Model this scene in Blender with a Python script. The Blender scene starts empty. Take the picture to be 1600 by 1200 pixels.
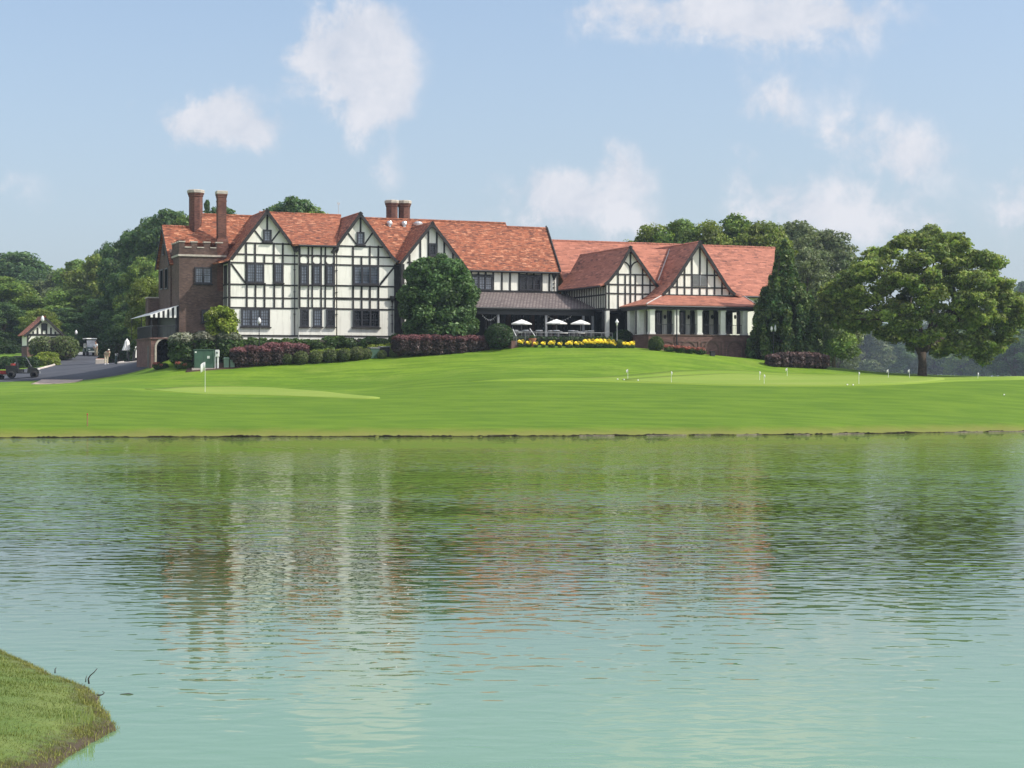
import bpy, math, random
import numpy as np
from mathutils import Vector, Matrix
PI = math.pi
R = math.radians
rnd = random.Random(7)
scene = bpy.context.scene
COL = scene.collection

# ------------------------------------------------------------------ camera geometry
F, HC, HY = 2600.0, 3.4, 590.0          # focal length (photo pixels), eye height above the water, horizon row
TH = R(22.0); CT, ST, TT = math.cos(TH), math.sin(TH), math.tan(TH)
OY = 138.0
OX = (358 - 800) / F * OY               # front left corner of the half-timbered facade
ZB = 4.3
def W(px, py, Y):
    return Vector(((px - 800) / F * Y, Y, HC + (HY - py) / F * Y))
def pv(px, py, v):                      # pixel on the facade-parallel plane at depth v -> (u, v, z)
    k = (px - 800) / F
    Y = (OY - TT * OX + v / CT) / (1 - k * TT)
    x = k * Y
    return Vector(((x - OX) * CT + (Y - OY) * ST, v, HC + (HY - py) / F * Y))
def pu(px, py, u):                      # pixel on a side plane u = const
    k = (px - 800) / F
    Y = (u + OX * CT + OY * ST) / (k * CT + ST)
    x = k * Y
    return Vector((u, -(x - OX) * ST + (Y - OY) * CT, HC + (HY - py) / F * Y))
def l2w(p):                             # local (u,v,z) -> world
    return Vector((OX + p[0] * CT - p[1] * ST, OY + p[0] * ST + p[1] * CT, p[2]))
def zoom(x0, y0, s=6.6667):
    return lambda x, y: (x0 + x / s, y0 + y / s)
Z2 = zoom(220, 280); Z3 = zoom(200, 420); Z4 = zoom(330, 310); Z5 = zoom(430, 400); Z6 = zoom(520, 290)
Z7 = zoom(700, 320); Z8 = zoom(700, 420); ZA = zoom(840, 350); ZG = zoom(980, 350); ZC = zoom(940, 440, 5.7143)

# ------------------------------------------------------------------ materials
MATS = {}
def mat(name):
    m = bpy.data.materials.new(name); m.use_nodes = True
    nt = m.node_tree
    for n in list(nt.nodes): nt.nodes.remove(n)
    out = nt.nodes.new('ShaderNodeOutputMaterial')
    b = nt.nodes.new('ShaderNodeBsdfPrincipled')
    nt.links.new(b.outputs[0], out.inputs[0])
    MATS[name] = m
    return m, nt, b, out
def nd(nt, typ, **kw):
    n = nt.nodes.new('ShaderNode' + typ)
    for k, val in kw.items():
        if k.startswith('_'): setattr(n, k[1:], val)
        else: n.inputs[k.replace('__', ' ')].default_value = val
    return n
def c4(c): return (c[0], c[1], c[2], 1)
def ramp(nt, src, stops):
    r = nt.nodes.new('ShaderNodeValToRGB')
    e = r.color_ramp.elements
    while len(e) < len(stops): e.new(0.5)
    for el, (p, c) in zip(e, stops):
        el.position = p; el.color = c4(c) if hasattr(c, '__len__') else (c, c, c, 1)
    nt.links.new(src, r.inputs[0]); return r
def mix(nt, a, b, fac, mode='MIX'):
    m = nt.nodes.new('ShaderNodeMix'); m.data_type = 'RGBA'; m.blend_type = mode
    for s, val in ((0, fac), (6, a), (7, b)):
        if hasattr(val, 'is_output'): nt.links.new(val, m.inputs[s])
        elif s == 0: m.inputs[0].default_value = val
        else: m.inputs[s].default_value = c4(val)
    return m.outputs[2]
def coords(nt, scale=(1, 1, 1), out='Object', rot=(0, 0, 0)):
    t = nt.nodes.new('ShaderNodeTexCoord'); mp = nt.nodes.new('ShaderNodeMapping')
    mp.inputs['Scale'].default_value = scale; mp.inputs['Rotation'].default_value = rot
    nt.links.new(t.outputs[out], mp.inputs[0]); return mp.outputs[0]
def noise(nt, vec, scale, detail=4, rough=0.55, dist=0.0):
    n = nd(nt, 'TexNoise', Scale=scale, Detail=detail, Roughness=rough, Distortion=dist)
    nt.links.new(vec, n.inputs['Vector']); return n
def bump(nt, b, h, dist, strength=1.0):
    n = nd(nt, 'Bump', Strength=strength, Distance=dist)
    nt.links.new(h, n.inputs['Height']); nt.links.new(n.outputs[0], b.inputs['Normal']); return n

def plain(name, c, rough=0.6, metal=0.0, var=0.25, scale=3.0, spec=0.4):
    m, nt, b, o = mat(name)
    n = noise(nt, coords(nt), scale, 5)
    r = ramp(nt, n.outputs[0], [(0.25, [x * (1 - var) for x in c]), (0.75, [min(1, x * (1 + var)) for x in c])])
    nt.links.new(r.outputs[0], b.inputs['Base Color'])
    b.inputs['Roughness'].default_value = rough; b.inputs['Metallic'].default_value = metal
    b.inputs['Specular IOR Level'].default_value = spec
    return m
def stucco():
    m, nt, b, o = mat('stucco')
    v = coords(nt)
    n = noise(nt, v, 0.8, 6); n2 = noise(nt, coords(nt, (3, 3, .35)), 1.2, 5, .65); n3 = noise(nt, v, 14, 3)
    a = mix(nt, (.86, .85, .76), (.73, .72, .64), ramp(nt, n.outputs[0], [(.35, 0.), (.75, .6)]).outputs[0])
    a = mix(nt, a, (.52, .50, .43), ramp(nt, n2.outputs[0], [(.50, 0.), (.75, .7)]).outputs[0])
    nt.links.new(a, b.inputs['Base Color']); b.inputs['Roughness'].default_value = .9
    b.inputs['Specular IOR Level'].default_value = .15
    bump(nt, b, n3.outputs[0], .015, .6)
    return m
def bricks(name, c1, c2, mortar, w=.22, h=.075, msize=.010):
    m, nt, b, o = mat(name)
    uv = coords(nt, (1, 1, 1), 'UV')
    t = nd(nt, 'TexBrick', Scale=1.0, Mortar__Size=msize, Mortar__Smooth=.2, Bias=-.1, Brick__Width=w, Row__Height=h)
    t.inputs['Color1'].default_value = c4(c1); t.inputs['Color2'].default_value = c4(c2); t.inputs['Mortar'].default_value = c4(mortar)
    nt.links.new(uv, t.inputs['Vector'])
    n = noise(nt, uv, .7, 6, .6); n2 = noise(nt, coords(nt, (2.2, 7, 1), 'UV'), 1.0, 3)
    a = mix(nt, t.outputs[0], [x * .55 for x in c2], ramp(nt, n.outputs[0], [(.42, 0.), (.75, .75)]).outputs[0])
    a = mix(nt, a, [min(1, x * 1.7) for x in c1], ramp(nt, n2.outputs[0], [(.55, 0.), (.75, .5)]).outputs[0])
    nt.links.new(a, b.inputs['Base Color']); b.inputs['Roughness'].default_value = .88
    b.inputs['Specular IOR Level'].default_value = .2
    inv = nd(nt, 'Math', _operation='SUBTRACT'); inv.inputs[0].default_value = 1; nt.links.new(t.outputs['Fac'], inv.inputs[1])
    bump(nt, b, inv.outputs[0], .012, .7)
    return m
def tiles(name, base, dark, light, dk=(.58, .70), lt=(.60, .72), w=.30, h=.2, streak=1.0, odd=.86, gap=.012):
    m, nt, b, o = mat(name)
    uv = coords(nt, (1, 1, 1), 'UV')
    wob = noise(nt, uv, 1.3, 3); 
    add = nd(nt, 'VectorMath', _operation='MULTIPLY_ADD'); nt.links.new(wob.outputs['Color'], add.inputs[0])
    add.inputs[1].default_value = (.05, .10, 0); nt.links.new(uv, add.inputs[2])
    t = nd(nt, 'TexBrick', Scale=1.0, Mortar__Size=gap, Mortar__Smooth=.3, Bias=0.0, Brick__Width=w, Row__Height=h)
    t.inputs['Color1'].default_value = (0, 0, 0, 1); t.inputs['Color2'].default_value = (1, 1, 1, 1); t.inputs['Mortar'].default_value = (.2, .2, .2, 1)
    nt.links.new(add.outputs[0], t.inputs['Vector'])
    n1 = noise(nt, coords(nt, (1.0, 3.2, 1), 'UV'), 1.5 * streak, 4, .7); n2 = noise(nt, coords(nt, (1.3, 4.5, 1), 'UV', (0, 0, .05)), 1.9 * streak, 3, .6)
    n3 = noise(nt, uv, .35, 4)
    a = mix(nt, [x * 1.15 for x in base], [x * .55 for x in base], t.outputs[0])
    a = mix(nt, a, dark, ramp(nt, t.outputs[0], [(odd, 0.), (odd + .04, .75)]).outputs[0])
    a = mix(nt, a, light, ramp(nt, t.outputs[0], [(.06, .7), (.10, 0.)]).outputs[0])
    a = mix(nt, a, [x * 1.25 for x in base], ramp(nt, n3.outputs[0], [(.35, 0.), (.7, .6)]).outputs[0])
    if gap > .02: a = mix(nt, a, dark, t.outputs['Fac'])
    a = mix(nt, a, dark, ramp(nt, n1.outputs[0], [(dk[0], 0.), (dk[1], .85)]).outputs[0])
    a = mix(nt, a, light, ramp(nt, n2.outputs[0], [(lt[0], 0.), (lt[1], .8)]).outputs[0])
    nt.links.new(a, b.inputs['Base Color']); b.inputs['Roughness'].default_value = .75
    b.inputs['Specular IOR Level'].default_value = .25
    # each course steps down onto the next
    sx = nd(nt, 'SeparateXYZ'); nt.links.new(add.outputs[0], sx.inputs[0])
    fr = nd(nt, 'Math', _operation='DIVIDE'); nt.links.new(sx.outputs[1], fr.inputs[0]); fr.inputs[1].default_value = h
    f2 = nd(nt, 'Math', _operation='FRACT'); nt.links.new(fr.outputs[0], f2.inputs[0])
    f3 = nd(nt, 'Math', _operation='SUBTRACT'); f3.inputs[0].default_value = 1; nt.links.new(f2.outputs[0], f3.inputs[1])
    f4 = nd(nt, 'Math', _operation='MULTIPLY_ADD'); nt.links.new(t.outputs[0], f4.inputs[0]); f4.inputs[1].default_value = .5; nt.links.new(f3.outputs[0], f4.inputs[2])
    bump(nt, b, f4.outputs[0], .035, .8)
    return m
def glass(name, c, spec=.5, ior=1.6):
    m, nt, b, o = mat(name)
    n = noise(nt, coords(nt), 1.1, 3); n2 = noise(nt, coords(nt), 2.5, 2)
    r = ramp(nt, n.outputs[0], [(.3, [x * .35 for x in c]), (.7, c)])
    nt.links.new(r.outputs[0], b.inputs['Base Color'])
    b.inputs['Roughness'].default_value = .04; b.inputs['IOR'].default_value = ior; b.inputs['Specular IOR Level'].default_value = spec
    bump(nt, b, n2.outputs[0], .02, .25)
    return m
def leafmat(name, base, warm, trans=.28, rough=.5):
    m, nt, b, o = mat(name)
    at = nd(nt, 'Attribute'); at.attribute_name = 'tint'
    sp = nd(nt, 'SeparateColor'); nt.links.new(at.outputs['Color'], sp.inputs[0])
    a = mix(nt, base, warm, sp.outputs[1])
    mu = nd(nt, 'VectorMath', _operation='SCALE'); nt.links.new(a, mu.inputs[0]); nt.links.new(sp.outputs[0], mu.inputs['Scale'])
    nt.links.new(mu.outputs[0], b.inputs['Base Color']); b.inputs['Roughness'].default_value = rough
    b.inputs['Specular IOR Level'].default_value = .25
    tr = nd(nt, 'BsdfTranslucent'); mu2 = nd(nt, 'VectorMath', _operation='MULTIPLY'); nt.links.new(mu.outputs[0], mu2.inputs[0]); mu2.inputs[1].default_value = (1.3, 1.35, .8)
    nt.links.new(mu2.outputs[0], tr.inputs[0])
    ms = nd(nt, 'MixShader', Fac=trans); nt.links.new(b.outputs[0], ms.inputs[1]); nt.links.new(tr.outputs[0], ms.inputs[2]); nt.links.new(ms.outputs[0], o.inputs[0])
    return m

M = {}
M['stucco'] = stucco()
M['timber'] = plain('dark_timber', (.024, .022, .022), .75, 0, .65, 2.5)
M['trim'] = plain('dark_trim', (.018, .018, .02), .5, 0, .3, 4)
M['frame'] = plain('window_frame', (.028, .028, .034), .45, 0, .2, 4)
M['brick'] = bricks('brown_brick', (.148, .094, .074), (.080, .050, .042), (.12, .095, .085), .24, .09, .012)
M['chimbrick'] = bricks('chimney_brick', (.20, .085, .060), (.10, .045, .036), (.13, .09, .08), .24, .09, .012)
M['porchbrick'] = bricks('porch_brick', (.21, .115, .098), (.12, .065, .056), (.15, .11, .10), .24, .09, .012)
M['stone'] = plain('cap_stone', (.42, .38, .32), .85, 0, .25, 5)
M['roof'] = tiles('clay_tiles', (.285, .092, .046), (.085, .034, .026), (.58, .28, .16), (.50, .60), (.56, .65), .42, .19)
M['roof2'] = tiles('pink_clay_tiles', (.35, .135, .088), (.10, .042, .038), (.50, .21, .14), (.59, .65), (.56, .75), .55, .20, .9, .88)
M['porchroof'] = tiles('grey_brown_tiles', (.205, .172, .160), (.07, .052, .05), (.30, .25, .23), (.6, .8), (.6, .8), .30, .34, 1.0, 2.0, .05)
M['lead'] = plain('lead_flashing', (.45, .42, .40), .6, .2, .2)
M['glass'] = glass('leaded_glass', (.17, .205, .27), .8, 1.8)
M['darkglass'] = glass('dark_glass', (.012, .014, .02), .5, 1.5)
M['blueglass'] = glass('blue_glass', (.02, .04, .075), .6, 1.6)
M['pale_patch'] = plain('pale_window_patch', (.35, .38, .42), .8, 0, .35, 2.0)
M['white'] = plain('white_paint', (.78, .78, .76), .5, 0, .06)
M['offwhite'] = plain('offwhite_paint', (.66, .66, .60), .6, 0, .1)
M['metal'] = plain('galvanised_metal', (.55, .56, .57), .35, .7, .1)
M['rail'] = plain('grey_rail', (.23, .24, .25), .5, .2, .1)
M['black'] = plain('black_plastic', (.012, .012, .013), .3, 0, .2)
M['rubber'] = plain('tyre_rubber', (.02, .02, .02), .85, 0, .2)
M['rim'] = plain('wheel_rim', (.5, .48, .46), .4, .5, .1)
M['greenbox'] = plain('green_utility_paint', (.055, .115, .075), .5, 0, .2, 2)
M['palegreen'] = plain('faded_green_paint', (.16, .24, .18), .6, 0, .2, 3)
M['paving'] = plain('pale_concrete', (.50, .44, .38), .9, 0, .2, 1.5)
M['sand'] = plain('concrete_apron', (.42, .33, .27), .92, 0, .2, 1.2)
M['red'] = plain('red_paint', (.42, .05, .04), .5, 0, .2)
M['skin'] = plain('skin', (.45, .26, .18), .6, 0, .05)
M['cream'] = plain('cream_cloth', (.62, .55, .38), .85, 0, .1)
M['khaki'] = plain('khaki_cloth', (.40, .33, .22), .85, 0, .1)
M['hair'] = plain('dark_hair', (.03, .02, .015), .6)
M['canvas'] = plain('white_canvas', (.80, .79, .75), .8, 0, .05)
M['blackcanvas'] = plain('black_canvas', (.015, .015, .017), .8)
M['terracotta'] = plain('terracotta', (.35, .14, .08), .8)
M['wicker'] = plain('dark_wicker', (.03, .03, .032), .7)
M['bark'] = plain('bark', (.085, .065, .05), .95, 0, .5, 7)
M['wood'] = plain('weathered_wood', (.30, .17, .08), .85, 0, .3, 8)
M['wood2'] = plain('bleached_board', (.20, .175, .13), .9, 0, .4, 6)
M['void'] = plain('unlit_opening', (.012, .012, .013), 1.0, 0, .2, 3, 0.0)
M['pale_glass'] = plain('pale_windscreen', (.20, .21, .22), .2, 0, .3, 3, .6)  # opaque pale grey used for the vehicle windscreen
M['charcoal'] = plain('charcoal_plastic', (.045, .046, .05), .2, 0, .2)
M['twig'] = plain('dead_twig', (.05, .04, .035), .9)
M['soil'] = plain('dark_soil', (.032, .026, .016), 1.0, 0, .5, 3, .1)
M['mulch'] = plain('pine_mulch', (.075, .042, .028), .95, 0, .5, 6)
M['lamp'] = plain('opal_lamp_glass', (.75, .75, .74), .25, 0, .02)
M['greencloth'] = plain('dark_green_paint', (.01, .035, .03), .35, 0, .2)
L = {}
L['oak'] = leafmat('oak_leaves', (.145, .225, .055), (.29, .32, .085), .40)
L['dense'] = leafmat('dense_tree_leaves', (.052, .110, .036), (.135, .20, .068), .28)
L['conifer'] = leafmat('evergreen_leaves', (.048, .108, .034), (.135, .165, .042), .22)
L['bg'] = leafmat('woodland_leaves', (.105, .185, .044), (.23, .285, .055), .35)
L['bgdark'] = leafmat('dark_woodland_leaves', (.055, .118, .044), (.125, .185, .055), .32)
L['bgyellow'] = leafmat('yellow_green_leaves', (.13, .19, .035), (.22, .24, .05))
L['bggrey'] = leafmat('grey_green_leaves', (.105, .145, .065), (.20, .22, .10))
L['lime'] = leafmat('lime_leaves', (.15, .22, .025), (.26, .29, .05))
L['box'] = leafmat('boxwood_leaves', (.065, .105, .03), (.16, .18, .07))
L['shrub'] = leafmat('shrub_leaves', (.04, .085, .022), (.10, .15, .04))
L['hedge'] = leafmat('hedge_leaves', (.022, .055, .018), (.06, .09, .03))
L['olive'] = leafmat('pale_shrub_leaves', (.055, .085, .040), (.30, .30, .22), .2)
L['red'] = leafmat('purple_shrub_leaves', (.085, .045, .05), (.24, .10, .105), .25)
L['darkred'] = leafmat('dark_purple_leaves', (.045, .036, .034), (.12, .07, .065), .2)
L['yellow'] = leafmat('yellow_petals', (.76, .60, .04), (.86, .76, .18), .3)
L['pink'] = leafmat('coral_petals', (.34, .09, .075), (.50, .20, .16), .3)
L['grass'] = leafmat('grass_blades', (.085, .135, .022), (.25, .25, .075), .3)
L['reed'] = leafmat('pale_reed_blades', (.24, .30, .06), (.45, .48, .22), .3)

# ------------------------------------------------------------------ mesh builder
class MB:
    def __init__(s): s.v = []; s.f = []; s.mi = []
    def add(s, vs, fs, mi=0):
        o = len(s.v); s.v += [tuple(p) for p in vs]; s.f += [tuple(i + o for i in f) for f in fs]; s.mi += [mi] * len(fs); return s
    def box(s, a, b, mi=0):
        x0, x1 = sorted((a[0], b[0])); y0, y1 = sorted((a[1], b[1])); z0, z1 = sorted((a[2], b[2]))
        return s.add([(x0, y0, z0), (x1, y0, z0), (x1, y1, z0), (x0, y1, z0), (x0, y0, z1), (x1, y0, z1), (x1, y1, z1), (x0, y1, z1)],
                     [(0, 3, 2, 1), (4, 5, 6, 7), (0, 1, 5, 4), (1, 2, 6, 5), (2, 3, 7, 6), (3, 0, 4, 7)], mi)
    def bbox(s, a, b, r=.03, mi=0):         # box with chamfered vertical and top edges
        x0, x1 = sorted((a[0], b[0])); y0, y1 = sorted((a[1], b[1])); z0, z1 = sorted((a[2], b[2]))
        def ring(i, z): return [(x0 + i + r, y0 + i, z), (x1 - i - r, y0 + i, z), (x1 - i, y0 + i + r, z), (x1 - i, y1 - i - r, z), (x1 - i - r, y1 - i, z), (x0 + i + r, y1 - i, z), (x0 + i, y1 - i - r, z), (x0 + i, y0 + i + r, z)]
        vs = ring(0, z0) + ring(0, z1 - r) + ring(r, z1)
        fs = [tuple(range(7, -1, -1)), tuple(range(16, 24))]
        for k in (0, 8):
            for i in range(8): fs.append((k + i, k + (i + 1) % 8, k + 8 + (i + 1) % 8, k + 8 + i))
        return s.add(vs, fs, mi)
    def bar(s, p, q, w, d, n=(0, -1, 0), mi=0):    # bar p->q, width w across, thickness d along n
        p = Vector(p); q = Vector(q); n = Vector(n).normalized(); t = (q - p).normalized(); a = t.cross(n).normalized() * (w / 2); nn = n * d
        vs = [p - a, p + a, q + a, q - a, p - a + nn, p + a + nn, q + a + nn, q - a + nn]
        return s.add(vs, [(0, 1, 2, 3), (7, 6, 5, 4), (0, 4, 5, 1), (1, 5, 6, 2), (2, 6, 7, 3), (3, 7, 4, 0)], mi)
    def prism(s, poly, v0, v1, mi=0):       # polygon in (u,z) extruded along v
        n = len(poly)
        vs = [(u, v0, z) for u, z in poly] + [(u, v1, z) for u, z in poly]
        fs = [tuple(range(n)), tuple(range(2 * n - 1, n - 1, -1))] + [(i, i + n, (i + 1) % n + n, (i + 1) % n) for i in range(n)]
        return s.add(vs, fs, mi)
    def prismu(s, poly, u0, u1, mi=0):      # polygon in (v,z) extruded along u
        n = len(poly)
        vs = [(u0, v, z) for v, z in poly] + [(u1, v, z) for v, z in poly]
        fs = [tuple(range(n)), tuple(range(2 * n - 1, n - 1, -1))] + [(i, i + n, (i + 1) % n + n, (i + 1) % n) for i in range(n)]
        return s.add(vs, fs, mi)
    def slab(s, poly, th, mi=0):            # planar polygon thickened downwards
        ps = [Vector(p) for p in poly]
        nrm = Vector((0, 0, 0))
        for i in range(len(ps)): nrm += ps[i].cross(ps[(i + 1) % len(ps)])
        nrm.normalize()
        if nrm.z < 0: nrm = -nrm; ps.reverse()
        n = len(ps); low = [p - nrm * th for p in ps]
        fs = [tuple(range(n)), tuple(range(2 * n - 1, n - 1, -1))] + [(i, i + n, (i + 1) % n + n, (i + 1) % n) for i in range(n)]
        return s.add(ps + low, fs, mi)
    def tube(s, pts, rad, n=8, mi=0, cap=True):
        pts = [Vector(p) for p in pts]
        if not hasattr(rad, '__len__'): rad = [rad] * len(pts)
        rings = []; up = Vector((0, 0, 1))
        for i, p in enumerate(pts):
            t = (pts[min(i + 1, len(pts) - 1)] - pts[max(i - 1, 0)]).normalized()
            a = t.cross(Vector((1, 0, 0)) if abs(t.x) < .8 else Vector((0, 1, 0))).normalized(); b = t.cross(a)
            rings.append([p + (a * math.cos(2 * PI * j / n) + b * math.sin(2 * PI * j / n)) * rad[i] for j in range(n)])
        vs = [p for r in rings for p in r]; fs = []
        for i in range(len(rings) - 1):
            for j in range(n): fs.append((i * n + j, i * n + (j + 1) % n, (i + 1) * n + (j + 1) % n, (i + 1) * n + j))
        if cap: fs += [tuple(range(n - 1, -1, -1)), tuple((len(rings) - 1) * n + j for j in range(n))]
        return s.add(vs, fs, mi)
    def lathe(s, prof, c=(0, 0, 0), n=16, mi=0, rot=0.0):
        vs = []; fs = []
        for r, z in prof:
            for j in range(n):
                a = 2 * PI * j / n + rot; vs.append((c[0] + r * math.cos(a), c[1] + r * math.sin(a), c[2] + z))
        m = len(prof)
        for i in range(m - 1):
            for j in range(n): fs.append((i * n + j, i * n + (j + 1) % n, (i + 1) * n + (j + 1) % n, (i + 1) * n + j))
        fs += [tuple(range(n - 1, -1, -1)), tuple((m - 1) * n + j for j in range(n))]
        return s.add(vs, fs, mi)
    def wheel(s, c, r, w, axis='y', mi=0, n=20):
        vs = []; fs = []
        prof = [(r * .55, -w / 2), (r * .9, -w / 2), (r, -w * .3), (r, w * .3), (r * .9, w / 2), (r * .55, w / 2)]
        for rr, d in prof:
            for j in range(n):
                a = 2 * PI * j / n
                vs.append((c[0] + rr * math.cos(a), c[1] + d, c[2] + rr * math.sin(a)) if axis == 'y' else (c[0] + d, c[1] + rr * math.cos(a), c[2] + rr * math.sin(a)))
        m = len(prof)
        for i in range(m - 1):
            for j in range(n): fs.append((i * n + j, i * n + (j + 1) % n, (i + 1) * n + (j + 1) % n, (i + 1) * n + j))
        fs += [tuple(range(n)), tuple((m - 1) * n + j for j in range(n - 1, -1, -1))]
        return s.add(vs, fs, mi)
    def build(s, name, m, parent=None, smooth=False, off=(0, 0, 0)):
        me = bpy.data.meshes.new(name)
        vs = [(p[0] + off[0], p[1] + off[1], p[2] + off[2]) for p in s.v] if any(off) else s.v
        me.from_pydata(vs, [], s.f)
        ms = m if isinstance(m, (list, tuple)) else [m]
        for x in ms: me.materials.append(x)
        if len(ms) > 1: me.polygons.foreach_set('material_index', s.mi)
        me.update()
        uvl = me.uv_layers.new(name='UVMap'); data = np.zeros(len(me.loops) * 2, dtype=np.float32)
        co = me.vertices
        for p in me.polygons:
            n = p.normal
            if abs(n.z) > .985: t = Vector((1, 0, 0))
            else: t = Vector((-n.y, n.x, 0)).normalized()
            b = n.cross(t)
            for li in p.loop_indices:
                c = co[me.loops[li].vertex_index].co
                data[2 * li] = c.dot(t); data[2 * li + 1] = c.dot(b)
        uvl.data.foreach_set('uv', data)
        if smooth: me.polygons.foreach_set('use_smooth', [True] * len(me.polygons))
        o = bpy.data.objects.new(name, me); COL.objects.link(o)
        if parent: o.parent = parent
        return o

def tag(o, label=None, cat=None, group=None, kind=None):
    if label: o['label'] = label
    if cat: o['category'] = cat
    if group: o['group'] = group
    if kind: o['kind'] = kind
    return o
def thing(name, label, cat, loc=(0, 0, 0), rz=0, group=None):
    o = bpy.data.objects.new(name, None); COL.objects.link(o); o.location = loc; o.rotation_euler = (0, 0, rz)
    o.empty_display_size = .3
    return tag(o, label, cat, group)
def dup(o, parent=None):
    c = o.copy(); COL.objects.link(c)
    if parent: c.parent = parent
    for ch in list(o.children): dup(ch, c)
    return c
ORD = 'first second third fourth fifth sixth seventh eighth ninth tenth eleventh twelfth thirteenth fourteenth fifteenth sixteenth seventeenth eighteenth nineteenth twentieth'.split()
def nth(i, n):
    return 'leftmost' if i == 0 else 'rightmost' if i == n - 1 else ORD[i]

# ------------------------------------------------------------------ terrain
SHX = np.array([-400, -60, -28.9, -14.8, -1.5, 17.2, 32.4, 60, 120, 400.]); SHY = np.array([70, 91.5, 94, 95.7, 96.2, 99.3, 105.2, 118, 135, 180.])
def shore(x):
    x = np.asarray(x, dtype=float)
    return np.interp(x, SHX, SHY) + .10 * np.sin(x * 1.3) + .07 * np.sin(x * 3.1 + 1) + .05 * np.sin(x * 7.3 + 2)
CP = []
for (px, py, Y) in [(0, 615, 113), (100, 610, 114), (200, 607, 115), (320, 617, 112.5), (420, 621, 111), (500, 625, 110), (600, 628, 109),
        (320, 613.7, 118), (320, 604, 123), (450, 612, 118), (450, 602, 124), (600, 600, 122), (0, 608, 123), (0, 601, 134), (60, 598, 143), (20, 591.5, 151),
        (110, 597, 143), (200, 600, 125), (200, 589, 132), (235, 578, 137), (258, 565, 137.5), (320, 578, 131), (420, 574, 131.5), (500, 571.5, 132.5), (600, 561, 134),
        (700, 554, 135.5), (760, 550, 136), (790, 546.5, 136.5), (900, 545.5, 136), (1000, 547, 135.5), (1060, 551, 135.5), (1120, 556, 136), (1170, 561, 137),
        (1220, 567, 137.5), (1280, 573.5, 138), (1340, 579.5, 139), (1390, 583.5, 140), (1440, 587, 141), (1500, 588.5, 141), (1600, 590, 141), (1700, 590, 141),
        (960, 594, 121), (1050, 599.5, 119), (1100, 601.5, 118.5), (1200, 603, 118), (1300, 603.5, 118), (1400, 602, 118.5), (1480, 597, 121), (1600, 592.5, 124), (1700, 592, 126),
        (1050, 591, 124), (1100, 586, 127), (1200, 587, 128), (1300, 589, 130), (1400, 590, 132), (1500, 591, 134), (700, 600, 118), (700, 590, 122), (700, 575, 128),
        (900, 591, 121), (900, 575, 126.5), (900, 560, 131), (1050, 570, 130), (1200, 577, 133), (150, 570, 164), (180, 569, 162), (140, 556, 196), (190, 566, 180), (70, 560, 190), (20, 575, 172), (205, 569, 150)]:
    p = W(px, py, Y); CP.append((p.x, p.y, p.z))
for x in (-60, -45, -28.9, -20, -14.8, -8, -1.5, 8, 17.2, 25, 32.4, 45, 60):
    CP.append((x, float(np.interp(x, SHX, SHY)) + .3, .30))
    CP.append((x, float(np.interp(x, SHX, SHY)) + 2.2, .52))
for (px, v, z) in [(450, -.6, 5.9), (600, -.6, 6.1), (850, -1, 6.35), (850, -7, 6.35), (800, -9.5, 6.2), (920, -9.5, 6.2), (1090, -8, 5.5), (1090, -12.8, 5.3), (1200, 0, 4.6), (600, 12, 6.6), (900, 12, 6.3), (1150, 14, 5.0), (350, 8, 6.0)]:
    p = l2w(pv(px, 500, v)); CP.append((p.x, p.y, z))
CP += [(-150, 110, 3), (-150, 200, 5), (-110, 300, 6.5), (-40, 300, 7), (30, 250, 5.5), (60, 165, 3.0), (80, 210, 1.2), (110, 300, .8), (0, 400, 4), (150, 180, 2), (120, 400, .6), (-200, 400, 6), (250, 300, .6), (70, 140, 3.2)]
CP = np.array(CP)
def tps_fit(P):
    n = len(P); X = P[:, :2]
    d = np.linalg.norm(X[:, None] - X[None], axis=2); K = np.where(d > 0, d * d * np.log(d + 1e-12), 0)
    A = np.zeros((n + 3, n + 3)); A[:n, :n] = K + np.eye(n) * .6; A[:n, n] = 1; A[:n, n + 1:] = X; A[n, :n] = 1; A[n + 1:, :n] = X.T
    return np.linalg.solve(A, np.concatenate([P[:, 2], [0, 0, 0]]))
TW = tps_fit(CP)
def height(x, y):
    x = np.asarray(x, float); y = np.asarray(y, float); sh = x.shape
    q = np.stack([np.clip(x.ravel(), -220, 260), np.clip(y.ravel(), 60, 420)], 1)
    d = np.linalg.norm(q[:, None] - CP[None, :, :2], axis=2); K = np.where(d > 0, d * d * np.log(d + 1e-12), 0)
    z = K @ TW[:-3] + TW[-3] + q @ TW[-2:]
    z = np.clip(z, .22, 8.5)
    return z.reshape(sh)
def gz(x, y): return float(height(np.array([x]), np.array([y]))[0])
def hit(px, py, y0=97.0, y1=260.0):      # where the sight line through a photo pixel meets the lawn
    Y = np.arange(y0, y1, .1); k = (px - 800) / F
    zz = HC + (HY - py) / F * Y; h = height(k * Y, Y)
    i = np.argmax(h >= zz)
    if not (h >= zz).any(): i = int(np.argmin(zz - h))
    return Vector((k * Y[i], Y[i], h[i]))
def at(px, Y):
    x = (px - 800) / F * Y; return Vector((x, Y, gz(x, Y)))

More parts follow.
